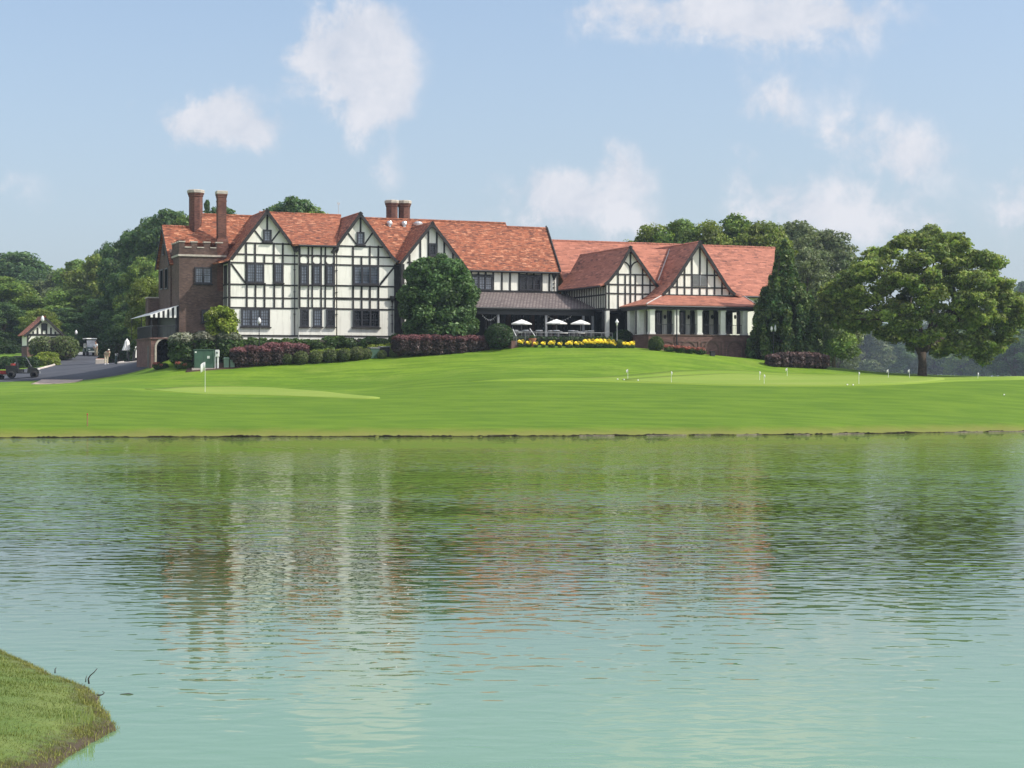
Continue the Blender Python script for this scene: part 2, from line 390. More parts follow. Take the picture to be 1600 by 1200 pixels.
def grid_mesh(name, X, Y, Z, m, cut=None):
    ny, nx = X.shape
    co = np.stack([X, Y, Z], 2).reshape(-1, 3)
    idx = np.arange(ny * nx).reshape(ny, nx)
    q = np.stack([idx[:-1, :-1], idx[:-1, 1:], idx[1:, 1:], idx[1:, :-1]], 2).reshape(-1, 4)
    tint = None if cut is None else np.repeat(cut.reshape(-1, 1), 4, 1)
    return raw_mesh(name, co, q, m, smooth=True, tint=tint)
def raw_mesh(name, co, q, m, smooth=False, tint=None, parent=None):
    me = bpy.data.meshes.new(name); nv = len(co); nf, k = q.shape
    me.vertices.add(nv); me.vertices.foreach_set('co', co.astype(np.float32).ravel())
    me.loops.add(nf * k); me.loops.foreach_set('vertex_index', q.astype(np.int32).ravel())
    me.polygons.add(nf); me.polygons.foreach_set('loop_start', (np.arange(nf) * k).astype(np.int32)); me.polygons.foreach_set('loop_total', np.full(nf, k, dtype=np.int32))
    if smooth: me.polygons.foreach_set('use_smooth', np.ones(nf, dtype=bool))
    if tint is not None:
        a = me.color_attributes.new('tint', 'FLOAT_COLOR', 'POINT'); a.data.foreach_set('color', tint.astype(np.float32).ravel())
    me.materials.append(m); me.update(calc_edges=True); me.validate()
    o = bpy.data.objects.new(name, me); COL.objects.link(o)
    if parent: o.parent = parent
    return o

def lawn_mat():
    m, nt, b, o = mat('lawn_grass')
    v1 = noise(nt, coords(nt, (.035, .16, 0)), 1.0, 5, .6); v2 = noise(nt, coords(nt, (.22, 1.1, 0)), 1.0, 4, .6)
    v3 = noise(nt, coords(nt, (3, 8, 3)), 1.0, 3, .7); v4 = noise(nt, coords(nt, (.3, .3, 0)), 1.0, 4, .6)
    cut = nd(nt, 'Attribute'); cut.attribute_name = 'tint'; cs = nd(nt, 'SeparateColor'); nt.links.new(cut.outputs['Color'], cs.inputs[0])
    a = mix(nt, (.112, .215, .012), (.178, .278, .021), ramp(nt, v1.outputs[0], [(.36, 0.), (.62, 1.)]).outputs[0])
    a = mix(nt, a, (.074, .148, .008), ramp(nt, v2.outputs[0], [(.40, .75), (.58, 0.)]).outputs[0])
    a = mix(nt, a, (.20, .27, .04), ramp(nt, v4.outputs[0], [(.50, 0.), (.70, .6)]).outputs[0])
    a = mix(nt, a, (.07, .14, .010), ramp(nt, v3.outputs[0], [(.35, .5), (.6, 0.)]).outputs[0])
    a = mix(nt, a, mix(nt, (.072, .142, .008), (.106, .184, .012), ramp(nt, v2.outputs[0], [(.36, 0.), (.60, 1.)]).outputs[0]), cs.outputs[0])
    # bare soil on the cut edge of the bank and on the bed of the lake, drier grass just above it
    g = nd(nt, 'NewGeometry'); sp = nd(nt, 'SeparateXYZ'); nt.links.new(g.outputs['Position'], sp.inputs[0])
    v5 = noise(nt, coords(nt, (.5, .5, 0)), 1.0, 4, .7)
    ad = nd(nt, 'Math', _operation='MULTIPLY_ADD'); nt.links.new(v5.outputs[0], ad.inputs[0]); ad.inputs[1].default_value = -.5; nt.links.new(sp.outputs[2], ad.inputs[2])
    a5 = nd(nt, 'Math', _operation='ADD'); nt.links.new(ad.outputs[0], a5.inputs[0]); a5.inputs[1].default_value = .5; ad = a5
    a = mix(nt, a, (.17, .17, .04), ramp(nt, ad.outputs[0], [(.36, .85), (.75, 0.)]).outputs[0])
    a = mix(nt, (.030, .028, .014), a, ramp(nt, ad.outputs[0], [(.22, 0.), (.30, 1.)]).outputs[0])
    nt.links.new(a, b.inputs['Base Color']); b.inputs['Roughness'].default_value = .85; b.inputs['Specular IOR Level'].default_value = .15
    n = noise(nt, coords(nt), 9, 3); bump(nt, b, n.outputs[0], .05, .6)
    return m
M['lawn'] = lawn_mat()
def axis(lo, hi, step, out, far):
    a = list(np.arange(lo, hi, step)); s = step
    x = hi
    while x < far: a.append(x); s *= 1.35; x += s
    a.append(far); b = []; s = step; x = lo - step
    while x > out: b.append(x); s *= 1.35; x -= s
    b.append(out)
    return np.array(b[::-1] + a)
xs = axis(-62, 62, .55, -1350, 1350)
ds = np.concatenate([[-60, -12, -4, -1.2, -.05], [0, .12, .3, .6, 1, 1.5], np.arange(2.1, 62, .6), axis(62, 110, 2, 62, 1250)[1:]])
X = np.repeat(xs[None], len(ds), 0); D = np.repeat(ds[:, None], len(xs), 1)
Yg = shore(X) + D
Zg = height(X, Yg)
lip = .03 + .02 * np.sin(X * .9) * np.sin(X * .37 + 1)
Zg = np.where(D < 0, np.where(D > -.1, -.25, np.maximum(-.4 + D * .3, -1.6)), np.minimum(Zg, lip + np.maximum(D, 0) * .16 + np.maximum(D - 1.2, 0) * .4))
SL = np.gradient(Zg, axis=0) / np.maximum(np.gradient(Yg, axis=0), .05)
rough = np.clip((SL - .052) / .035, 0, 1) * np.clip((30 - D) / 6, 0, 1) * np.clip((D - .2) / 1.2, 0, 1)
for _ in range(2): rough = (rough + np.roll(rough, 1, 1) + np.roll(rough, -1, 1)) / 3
lawn = tag(grid_mesh('lawn', X, Yg, Zg, M['lawn'], rough * .85), 'rolling mown lawn rising from the lake to the clubhouse', 'lawn', kind='structure')

def patch(name, poly, m, lift, label, cat, res=.8, noisy=.0, kind='structure'):
    # ground sheet inside a polygon (world x,y), draped on the terrain
    P = np.array([(p[0], p[1]) for p in poly])
    # resample outline
    out = []
    for i in range(len(P)):
        a, b = P[i], P[(i + 1) % len(P)]; n = max(2, int(np.linalg.norm(b - a) / res))
        for t in range(n): out.append(a + (b - a) * t / n)
    P = np.array(out)
    for _ in range(3 if noisy >= 0 else 0): P = (np.roll(P, 1, 0) + 2 * P + np.roll(P, -1, 0)) / 4
    c = P.mean(0); rings = 10; co = []; q = []
    n = len(P)
    for r in range(rings + 1):
        co.append(c + (P - c) * (r / rings) * 1.0 if r else np.repeat(c[None], n, 0) + (P - c) * 1e-3)
    co.append(c + (P - c) * 1.002); rings += 1
    co = np.concatenate(co); z = height(co[:, 0], co[:, 1]) + lift; z[-n:] -= lift + .12
    co = np.concatenate([co, z[:, None]], 1)
    for r in range(rings):
        for i in range(n): q.append((r * n + i, r * n + (i + 1) % n, (r + 1) * n + (i + 1) % n, (r + 1) * n + i))
    return tag(raw_mesh(name, co, np.array(q), m, smooth=True), label, cat, kind=kind)

def green_mat():
    m, nt, b, o = mat('putting_turf')
    v1 = noise(nt, coords(nt, (.06, .3, 0)), 1.0, 4, .6); v2 = noise(nt, coords(nt), 6, 3)
    a = mix(nt, (.175, .265, .036), (.235, .295, .060), ramp(nt, v1.outputs[0], [(.35, 0.), (.65, 1.)]).outputs[0])
    a = mix(nt, a, (.16, .25, .03), ramp(nt, v2.outputs[0], [(.35, .4), (.6, 0.)]).outputs[0])
    nt.links.new(a, b.inputs['Base Color']); b.inputs['Roughness'].default_value = .85; b.inputs['Specular IOR Level'].default_value = .15
    return m
M['green'] = green_mat()
def collar_mat():
    m, nt, b, o = mat('collar_turf'); v1 = noise(nt, coords(nt, (.08, .4, 0)), 1.0, 4, .6)
    a = mix(nt, (.145, .240, .024), (.19, .265, .036), ramp(nt, v1.outputs[0], [(.35, 0.), (.65, 1.)]).outputs[0])
    nt.links.new(a, b.inputs['Base Color']); b.inputs['Roughness'].default_value = .85; b.inputs['Specular IOR Level'].default_value = .15
    return m
def gp(px, py): p = hit(px, py); return (p.x, p.y)
M['collar'] = collar_mat()
patch('putting_green', [gp(*a) for a in [(955, 594), (1050, 598.5), (1120, 601), (1200, 602), (1300, 602.5), (1390, 601), (1440, 598), (1480, 594), (1470, 590.5), (1400, 588.5), (1300, 587.5), (1200, 586), (1120, 584), (1060, 587), (1000, 591)]],
      M['green'], .035, 'pale closely mown practice putting green with white flags', 'putting green')
patch('green_collar', [gp(*a) for a in [(700, 597.5), (800, 596.5), (900, 595.5), (1000, 598), (1100, 602.5), (1200, 603.5), (1320, 604), (1410, 602), (1470, 597), (1540, 594.5), (1620, 594), (1620, 590.2), (1500, 589.2), (1400, 587), (1300, 585.5), (1200, 582), (1100, 578), (1040, 580), (980, 587), (900, 592), (800, 594)]],
      M['collar'], .02, 'lighter mown collar round the practice putting green', 'collar', res=1.2)
patch('golf_green', [gp(*a) for a in [(215, 608), (260, 612), (320, 616), (380, 617), (450, 619), (520, 622), (590, 624.5), (605, 622), (540, 617), (480, 610), (420, 605), (340, 604), (270, 605)]],
      M['green'], .035, 'pale golf green around the tall white flag', 'golf green')
def asphalt_mat():
    m, nt, b, o = mat('asphalt')
    n = noise(nt, coords(nt), .3, 5, .6); n2 = noise(nt, coords(nt), 9, 3)
    a = mix(nt, (.060, .064, .078), (.088, .092, .105), ramp(nt, n.outputs[0], [(.3, 0.), (.7, 1.)]).outputs[0])
    a = mix(nt, a, (.04, .042, .05), ramp(nt, n2.outputs[0], [(.35, .5), (.6, 0.)]).outputs[0])
    nt.links.new(a, b.inputs['Base Color']); b.inputs['Roughness'].default_value = .9; b.inputs['Specular IOR Level'].default_value = .2
    return m
M['asphalt'] = asphalt_mat()
def wp(px, py, Y): p = W(px, py, Y); return (p.x, p.y)
drive = [wp(-40, 592, 146), wp(60, 593.5, 146), wp(100, 591.5, 146), wp(128, 589, 143.5), wp(180, 581, 139.5), wp(235, 576, 138.2), wp(262, 573, 140), wp(245, 560, 150), wp(215, 560, 165), wp(200, 560, 180), wp(178, 556, 206), wp(160, 555, 225), wp(108, 555, 225), wp(82, 560, 196), wp(84, 566, 176), wp(74, 572, 164), wp(40, 578, 158), wp(-40, 580, 158)]
patch('driveway', drive, M['asphalt'], .04, 'dark asphalt drive curving up beside the clubhouse', 'driveway', noisy=0)
patch('concrete_apron', [wp(48, 598, 140.5), wp(118, 599, 140), wp(130, 589.5, 143.6), wp(65, 591, 146.3)], M['sand'], .055, 'pale concrete apron at the near end of the drive', 'apron', res=.6, noisy=-1)
patch('garden_bed', [l2w(pv(a, 500, v))[:2] for a, v in [(290, -6.2), (360, -7.0), (440, -6.7), (520, -6.9), (600, -7.2), (700, -7.6), (765, -8.2), (765, -1), (615, -.2), (360, -.2), (300, 1)]], M['mulch'], .05, 'dark mulch planting bed below the white facade', 'planting bed', noisy=-1)

# ------------------------------------------------------------------ clubhouse
club = thing('clubhouse', 'long half-timbered clubhouse with red tiled roofs, tall chimneys and brick wing', 'clubhouse', (OX, OY, ZB), TH)
OFF = (0, 0, -ZB)
def P(name, mb, m, parent=club, smooth=False):
    off = OFF
    return mb.build(name, m, parent, smooth, off)

TV, THZ = .15, .125
class Face:                             # a timbered wall lying in the plane v
    def __init__(s, zf, v):
        s.zf = zf; s.v = v; s.mb = MB()
    def p(s, x, y, dv=0): return pv(*s.zf(x, y), s.v + dv)
    def h(s, xa, xb, y, w=THZ, xr=None):
        z = s.p(xa if xr is None else xr, y).z; ua = s.p(xa, y).x; ub = s.p(xb, y).x
        s.mb.box((ua, s.v - .045, z - w / 2), (ub, s.v + .05, z + w / 2))
    def vb(s, x, ya, yb, w=TV):
        a = s.p(x, ya); b = s.p(x, yb); u = (a.x + b.x) / 2
        s.mb.box((u - w / 2, s.v - .052, b.z), (u + w / 2, s.v + .05, a.z))
    def d(s, x0, y0, x1, y1, w=.13):
        s.mb.bar(s.p(x0, y0), s.p(x1, y1), w, .038, (0, -1, 0))
    def build(s): return P('timber_framing', s.mb, M['timber'])
    def win(s, xa, xb, ya, yb, lights=1, cols=3, rows=6, m='glass', parent=club, sill=True, label=None, transom=None):
        a = s.p(xa, ya); b = s.p(xb, yb); u0, u1, z1, z0 = a.x, b.x, a.z, b.z
        f = MB(); w = .13; v = s.v
        def bx(p, q): f.box((p[0], v - .11 + p[2], p[1]), (q[0], v + .02, q[1]))
        bx((u0, z0, 0), (u0 + w, z1, 0)); bx((u1 - w, z0, 0), (u1, z1, 0)); bx((u0, z1 - w, .004), (u1, z1, .004)); bx((u0, z0, .004), (u1, z0 + w, .004))
        lw = (u1 - u0 - w) / lights
        for i in range(lights):
            l0 = u0 + w / 2 + i * lw; l1 = l0 + lw
            if i: bx((l0 - .085, z0, -.004), (l0 + .085, z1, -.004))
            # casement and lead cames
            c0 = l0 + .11; c1 = l1 - .11
            for k in range(1, cols):
                u = c0 + (c1 - c0) * k / cols; f.box((u - .020, v - .035, z0 + w), (u + .020, v - .014, z1 - w))
            for k in range(1, rows):
                z = z0 + w + (z1 - z0 - 2 * w) * k / rows; t = .04 if (rows > 4 and k == rows // 2) else .018
                f.box((c0 - .04, v - .037, z - t), (c1 + .04, v - .014, z + t))
        fr = P('window', f, M['frame'], parent)
        if label: fr['label'] = label
        g = MB(); g.add([(u0 + .03, v - .018, z0 + .03), (u1 - .03, v - .018, z0 + .03), (u1 - .03, v - .018, z1 - .03), (u0 + .03, v - .018, z1 - .03)], [(0, 1, 2, 3)])
        P('pane', g, M[m], fr)
        if sill:
            sl = MB(); sl.box((u0 - .10, v - .20, z0 - .09), (u1 + .10, v + .02, z0 + .003)); P('sill', sl, M['timber'], fr)
        return fr

def gable_roof(prof, vf, vb, m='roof', th=.16, name='roof'):
    mb = MB()
    for a, b in zip(prof[:-1], prof[1:]):
        mb.slab([(a[0], vf, a[1]), (b[0], vf, b[1]), (b[0], vb, b[1]), (a[0], vb, a[1])], th)
    return P(name, mb, M[m])
def barge(prof, v, w=.26, d=.06):
    mb = MB()
    for a, b in zip(prof[:-1], prof[1:]):
        t = Vector((b[0] - a[0], 0, b[1] - a[1])).normalized(); n = Vector((-t.z, 0, t.x))
        if n.z < 0: n = -n
        o = -n * (w / 2 + .0)
        mb.bar(Vector((a[0], v, a[1])) + o - t * .03, Vector((b[0], v, b[1])) + o + t * .03, w, d, (0, -1, 0))
    return P('bargeboard', mb, M['timber'])
def wall(poly, v0, v1, m='stucco', name='wall', label=None):
    mb = MB(); mb.prism(poly, v0, v1); o = P(name, mb, M[m])
    if label: o['label'] = label
    return o
def uz(zf, v, pts): return [(pv(*zf(*q), v).x, pv(*zf(*q), v).z) for q in pts]

ZG0 = 4.3                                # wall feet go below the ground
# --- gable 1 -------------------------------------------------------
OV = .38                                 # verge overhang
f1 = Face(Z4, 0.0)
g1r = uz(Z4, -OV, [(75, 655), (195, 625), (583, 113), (850, 470), (905, 545)])
uL = f1.p(190, 700).x - .10; uB0 = f1.p(912, 600).x; zeave1 = f1.p(195, 640).z
pk = g1r[2]
sl_l = (g1r[2][1] - g1r[1][1]) / (g1r[2][0] - g1r[1][0])
zl = g1r[2][1] - (g1r[2][0] - uL) * sl_l; 
sl_r = (g1r[2][1] - g1r[3][1]) / (g1r[3][0] - g1r[2][0]); zr = max(g1r[2][1] - (uB0 - g1r[2][0]) * sl_r, f1.p(850, 480).z - .3)
wall([(uL, ZG0), (uB0 + .6, ZG0), (uB0 + .6, zr), (pk[0] + (pk[1] - zr) / sl_r, zr), (pk[0], pk[1] - .1), (uL, zl - .1)], 0, .35)
gable_roof(g1r, -OV, 5.6); barge(g1r[1:], -OV - .002)
f1.h(345, 832, 463); f1.h(262, 916, 580); f1.h(205, 916, 667); f1.h(190, 916, 893); f1.h(190, 916, 1030); f1.h(190, 916, 1136)
f1.vb(188, 640, 1140, .2)
f1.vb(363, 463, 893); f1.vb(370, 893, 1136); f1.vb(457, 463, 667); f1.vb(461, 893, 1136); f1.vb(553, 580, 667); f1.vb(555, 893, 1136)
f1.vb(652, 463, 893); f1.vb(657, 893, 1136); f1.vb(745, 463, 893); f1.vb(748, 893, 1136); f1.vb(583, 135, 330)
f1.d(446, 325, 540, 448); f1.d(720, 328, 628, 448); f1.d(207, 680, 357, 882, .15)
f1.build()
f1.win(540, 627, 325, 455, 1, 2, 4); f1.win(366, 551, 672, 882, 2); f1.win(655, 746, 672, 882, 1)
f1.win(312, 610, 1146, 1340, 3, 3, 5)
# left return of gable 1
lr = MB(); lr.box((uL, .35, ZG0), (uL + .3, 1.95, zl - .15)); P('wall', lr, M['stucco'])
lt = MB()
for z in (f1.p(190, 893).z, f1.p(190, 1030).z, f1.p(190, 1136).z, f1.p(190, 667).z): lt.box((uL - .045, .05, z - .06), (uL, 1.9, z + .06))
for v in (.55, 1.0, 1.45): lt.box((uL - .052, v - .06, f1.p(190, 1136).z), (uL, v + .06, f1.p(190, 893).z))
lt.box((uL - .03, .35, f1.p(190, 893).z), (uL, 1.6, f1.p(190, 690).z)); P('timber_framing', lt, M['timber'])
# --- window bay between the gables ---------------------------------
VB = -.32
fb = Face(Z4, VB)
bu0 = fb.p(912, 700).x; bu1 = fb.p(1290, 700).x; bz1 = fb.p(1100, 487).z + .05
wall([(bu0, ZG0), (bu1, ZG0), (bu1, bz1), (bu0, bz1)], VB, .33)
for y, w in ((492, .15), (597, .14), (687, .13), (907, .15), (1040, .13), (1143, .15)): fb.h(915, 1290, y + (y - 850) * 0.0, w, 1100)
for x in (920, 1012, 1052, 1145, 1188, 1280): fb.vb(x, 490, 1150, .15 if x in (920, 1280) else .13)
for xa, xb in ((925, 1006), (1060, 1140), (1197, 1274)):
    fb.win(xa, xb, 693, 900, 1)
    a = fb.p(xa, 602); b = fb.p(xb, 682); r = (b.x - a.x) * .40; c = fb.mb
    for (cx, cz, sx, sz) in ((a.x, a.z, 1, -1), (b.x, a.z, -1, -1), (a.x, b.z, 1, 1), (b.x, b.z, -1, 1)):
        pts = [(cx, cz)] + [(cx + sx * r * (1 - math.sin(t)), cz + sz * r * (1 - math.cos(t))) for t in np.linspace(0, PI / 2, 7)]
        c.prism(pts, VB - .04, VB + .02)
fb5 = Face(Z5, VB)
for xa, xb in ((258, 350), (392, 486), (530, 622)): fb5.win(xa, xb, 552, 738, 1, 3, 5, 'darkglass' if xa != 392 else 'glass')
# --- gable 2 -------------------------------------------------------
f2 = Face(Z6, 0.0)
g2r = uz(Z6, -OV, [(-20, 690), (30, 622), (288, 272), (618, 722), (700, 802)])
pk = g2r[2]; sl = (g2r[2][1] - g2r[1][1]) / (g2r[2][0] - g2r[1][0]); u2a = bu1 - .02; u2b = f2.p(655, 900).x
wl = uz(Z6, 0, [(612, 735), (655, 790)])
wall([(u2a, ZG0), (u2b, ZG0), (u2b, wl[1][1] - .1), (wl[0][0], wl[0][1] - .1), (pk[0], pk[1] - .12), (u2a, pk[1] - (pk[0] - u2a) * sl - .1)], 0, .35)
gable_roof(g2r, -OV, 5.6); barge(g2r, -OV - .002)
f2.h(45, 520, 627); f2.h(20, 605, 733); f2.h(20, 655, 824); f2.h(20, 655, 1040); f2.h(20, 655, 1180)
f2.vb(210, 627, 1180); f2.vb(298, 733, 824); f2.vb(298, 1040, 1180); f2.vb(385, 627, 824); f2.vb(385, 1040, 1180); f2.vb(473, 627, 1180); f2.vb(288, 300, 485)
f2.vb(648, 820, 1180, .18)
f2.d(155, 490, 246, 612); f2.d(415, 490, 330, 612); f2.d(640, 848, 492, 1030, .15)
f25 = Face(Z5, 0.0)
for x in (812, 900, 987, 1075): f25.vb(x, 312, 550)
f25.h(618, 1250, 550); f25.h(618, 1250, 437); f25.vb(1250, 110, 800, .18); f25.h(618, 1250, 833, .13)
for q in (f2, f25): q.build()
f2.win(248, 327, 483, 620, 1, 2, 4)
f2.win(213, 477, 830, 1035, 3); f25.win(805, 1085, 557, 745, 3, 3, 5, 'darkglass')
wb = MB(); 
for fa, xa, xb in ((f1, 192, 905), (fb, 915, 1290)):
    z = fa.p(xb - 5, 1433).z; ua = fa.p(xa, 1433).x; ub = fa.p(xb, 1433).x; wb.box((ua, fa.v - .06, z - .07), (ub, fa.v + .03, z + .07))
P('timber_framing', wb, M['timber'])
fb.build()
# --- gable 3 -------------------------------------------------------
f3 = Face(Z6, -.6)
g3r = uz(Z6, -.6 - OV, [(700, 800), (1038, 373), (1430, 893)])
g3w = uz(Z6, -.6, [(712, 815), (1038, 395), (1390, 870)])
wall([(g3w[0][0], ZG0), (g3w[2][0], ZG0), g3w[2], g3w[1], g3w[0]], -.6, -.25)
gable_roof(g3r, -.6 - OV, 5.4); barge(g3r, -.6 - OV - .002)
for x, ya in ((800, 720), (912, 575), (995, 462), (1082, 452), (1160, 560), (1250, 690)): f3.vb(x, ya, 880)
f3.h(775, 1330, 800); f3.h(715, 1380, 880); f3.h(715, 1380, 1040); f3.h(715, 1380, 1180)
for x in (830, 940, 1050, 1160, 1270, 1375): f3.vb(x, 880, 1180)
f3.build(); f3.win(1000, 1078, 600, 735, 1, 2, 4, 'darkglass')
g3s = MB(); g3s.box((g3w[2][0] - .3, -.25, ZG0), (g3w[2][0], .6, g3w[2][1])); P('wall', g3s, M['stucco'])
g3s = MB(); g3s.box((u2b - .03, -.10, ZG0), (g3w[0][0] + .02, .4, g3w[0][1] - .1)); g3s.box((g3w[0][0] - .004, -.62, ZG0), (g3w[0][0] + .3, -.10, g3w[0][1])); P('corner_post', g3s, M['timber'])
# --- upper wall right of gable 3 -----------------------------------
f4 = Face(Z7, .5)
s2u0 = f4.p(150, 700).x; s2u1 = f4.p(1145, 700).x; s2z = f4.p(700, 686).z
wall([(s2u0, ZG0), (s2u1, ZG0), (s2u1, s2z), (s2u0, s2z)], .5, .9)
f4.h(235, 1145, 692, .14, 700); f4.h(235, 1145, 905, .22, 700); f4.h(235, 470, 728, .12); f4.h(738, 975, 728, .12)
for x in (240, 315, 392, 470, 560, 645, 738, 818, 892, 975, 1055, 1140): f4.vb(x, 690, 905 if x not in (315, 392, 818, 892) else 735, .16)
f4.build(); f4.win(243, 462, 737, 893, 3, 3, 5, sill=False); f4.win(745, 968, 737, 897, 3, 3, 5, 'darkglass', sill=False)
# gable end (faces right) of this block
mb = MB(); mb.box((s2u1 - .3, .9, ZG0), (s2u1, 9, s2z)); P('wall', mb, M['stucco'])

# --- long roofs ----------------------------------------------------
VR = 5.4
def ridge(px, py, v): return pv(px, py, v)
def long_roof(u_e0, u_e1, ve, ze, u_r0, u_r1, vr, zr, m='roof', back=True, name='roof'):
    mb = MB(); mb.slab([(u_e0, ve, ze), (u_e1, ve, ze), (u_r1, vr, zr), (u_r0, vr, zr)], .18)
    vb = vr + (vr - ve)
    if back: mb.slab([(u_r0, vr, zr), (u_r1, vr, zr), (u_e1, vb, ze), (u_e0, vb, ze)], .18)
    # ridge tiles
    n = max(2, int((u_r1 - u_r0) / .45))
    for i in range(n):
        a = u_r0 + (u_r1 - u_r0) * i / n; b = u_r0 + (u_r1 - u_r0) * (i + 1) / n
        mb.tube([(a, vr, zr - .02), (b - .02, vr, zr - .02)], [.13, .12], 6)
    return P(name, mb, M[m])
def eave_board(ua, ub, v, z, h=.2):
    mb = MB(); mb.box((ua, v + .005, z - h), (ub, v + .10, z - .03)); 
    mb.tube([(ua, v - .05, z - .10), (ub, v - .05, z - .10)], .075, 8); return P('gutter', mb, M['trim'])
VW = 1.9
# S0 behind the brick wing
r0 = pv(316, 335, VR); ru = pv(420, 336, VR)
e0 = pv(340, 404, 1.4)
k0 = (r0.z - (e0.z - .5)) / (VR - .8)
lo, hi = 2.0, VR
for _ in range(40):
    md = (lo + hi) / 2; q = pv(314.5, 353, md)
    if q.z > r0.z - k0 * (VR - md): lo = md
    else: hi = md
qm = pv(314.5, 353, lo); ze_ = r0.z - k0 * (VR - 2.7)
mb = MB(); mb.slab([(pv(285, 392, 2.7).x, 2.7, ze_), (ru.x - .2, 2.7, ze_), (ru.x, VR, r0.z), (r0.x, VR, r0.z), (qm.x, qm.y, r0.z - k0 * (VR - qm.y))], .18)
mb.slab([(r0.x, VR, r0.z), (ru.x, VR, r0.z), (ru.x, VR + 5, r0.z - k0 * 5), (r0.x, VR + 5, r0.z - k0 * 5)], .18)
for i in range(12): mb.tube([(r0.x + (ru.x - r0.x) * i / 12, VR, r0.z - .02), (r0.x + (ru.x - r0.x) * (i + 1) / 12 - .02, VR, r0.z - .02)], [.13, .12], 6)
P('roof', mb, M['roof'])
# S1 between gables 1 and 2
r1 = pv(427, 332.6, VR); e1 = pv(490, 382.3, VB - .35)
long_roof(pv(457.5, 380, VB - .35).x, pv(525.5, 382, VB - .35).x, VB - .35, e1.z, g1r[2][0] + .7, f2.p(288, 272).x - .15, VR, r1.z)
eave_board(bu0 - .1, bu1 + .05, VB - .35, e1.z)
# S2 / S3 between gable 2 and the right end
e2 = pv(800, 422.9, .12); r2 = pv(680, 344.8, VR)
uS2r = pv(790, 347, VR).x; uS3e = pv(874.5, 423.5, .12).x
k2 = (r2.z - e2.z) / (VR - .12)
def on_slope(px, py):
    lo, hi = .12, VR
    for _ in range(40):
        md = (lo + hi) / 2; q = pv(px, py, md)
        if q.z > e2.z + k2 * (md - .12): lo = md
        else: hi = md
    return pv(px, py, lo)
r3 = on_slope(820, 355.6); r3b = on_slope(853, 356)
uM = uS2r + .35
long_roof(pv(575, 300, .1).x, uM, .12, e2.z, pv(572, 343, VR).x - 1.0, uS2r, VR, r2.z)
long_roof(uM, uS3e, .12, e2.z, uS2r + .001, r3b.x, r3.y, r3.z)
eave_board(pv(725, 423, .1).x, uS3e, .12, e2.z)
vg = MB(); vg.bar((uS3e + .02, .10, e2.z + .02), (r3b.x + .02, r3.y, r3.z + .02), .28, .10, (1, 0, 0)); vg.tube([(r3b.x, r3.y, r3.z), (r3b.x, r3.y, r3.z + .25)], [.1, .05], 6); P('bargeboard', vg, M['timber'])
# S4 long roof of the right wing
VE4, VR4 = .8, 6.8
r4 = pv(1000, 380.3, VR4); e4 = pv(1165, 462, VE4)
u4a = pv(850, 377, VR4).x; u4b = pv(1211, 385, VR4).x; u4e = pv(1192, 462, VE4).x + 1.0
long_roof(u4a, u4e, VE4, e4.z, u4a, u4b, VR4, r4.z, 'roof2')
eave_board(pv(1130, 462, VE4).x, u4e, VE4, e4.z)
mb = MB(); mb.box((pv(1130, 470, 1.3).x, 1.3, ZG0), (u4e - .4, 1.7, e4.z - .05)); mb.box((u4e - .75, 1.7, ZG0), (u4e - .4, 12, e4.z - .1)); P('wall', mb, M['stucco'])
mb = MB(); mb.prismu([(1.2, e4.z - .1), (12.4, e4.z - .1), (VR4, r4.z - .25)], u4e - .7, u4e - .4); P('wall', mb, M['stucco'])

# --- gable 4 (arched braces) ----------------------------------------
V4 = -7.8
f5 = Face(ZA, V4)
g4r = uz(ZA, V4 - OV, [(650, 632), (695, 615), (745, 572), (840, 452), (966, 226), (1245, 625), (1340, 742)])
ul4 = f5.p(705, 800).x; ur4 = f5.p(1235, 640).x
g4w = uz(ZA, V4, [(745, 592), (840, 470), (966, 250), (1225, 625)])
zb4 = f5.p(720, 895).z
wall([(ul4, zb4), (ur4 + 1.2, zb4), (ur4 + 1.2, g4w[3][1] - .9), (g4w[3][0], g4w[3][1] - .1), (g4w[2][0], g4w[2][1] - .1), (g4w[1][0], g4w[1][1] - .1), (g4w[0][0], g4w[0][1] - .1), (ul4, f5.p(705, 632).z)], V4, V4 + .35)
gable_roof(g4r, V4 - OV, 2.2, 'roof2'); barge(g4r[1:], V4 - OV - .002, .24)
f5.h(785, 1165, 523); f5.h(705, 1232, 628); f5.h(705, 1232, 722); f5.h(705, 1232, 893, .2)
f5.vb(966, 250, 893)
for x, ya in ((710, 628), (742, 590), (838, 462), (912, 523), (1018, 523), (1092, 455), (1170, 545)): f5.vb(x, ya, 893, .13)
for sx, x0, x1 in ((1, 885, 962), (-1, 1047, 968)):      # arched braces
    pts = [(x0 + (x1 - x0) * math.sin(t), 392 + 92 * (1 - math.cos(t))) for t in np.linspace(0, PI / 2, 8)]
    for a, b in zip(pts[:-1], pts[1:]): f5.d(a[0], a[1], b[0], b[1], .11)
f5.build()
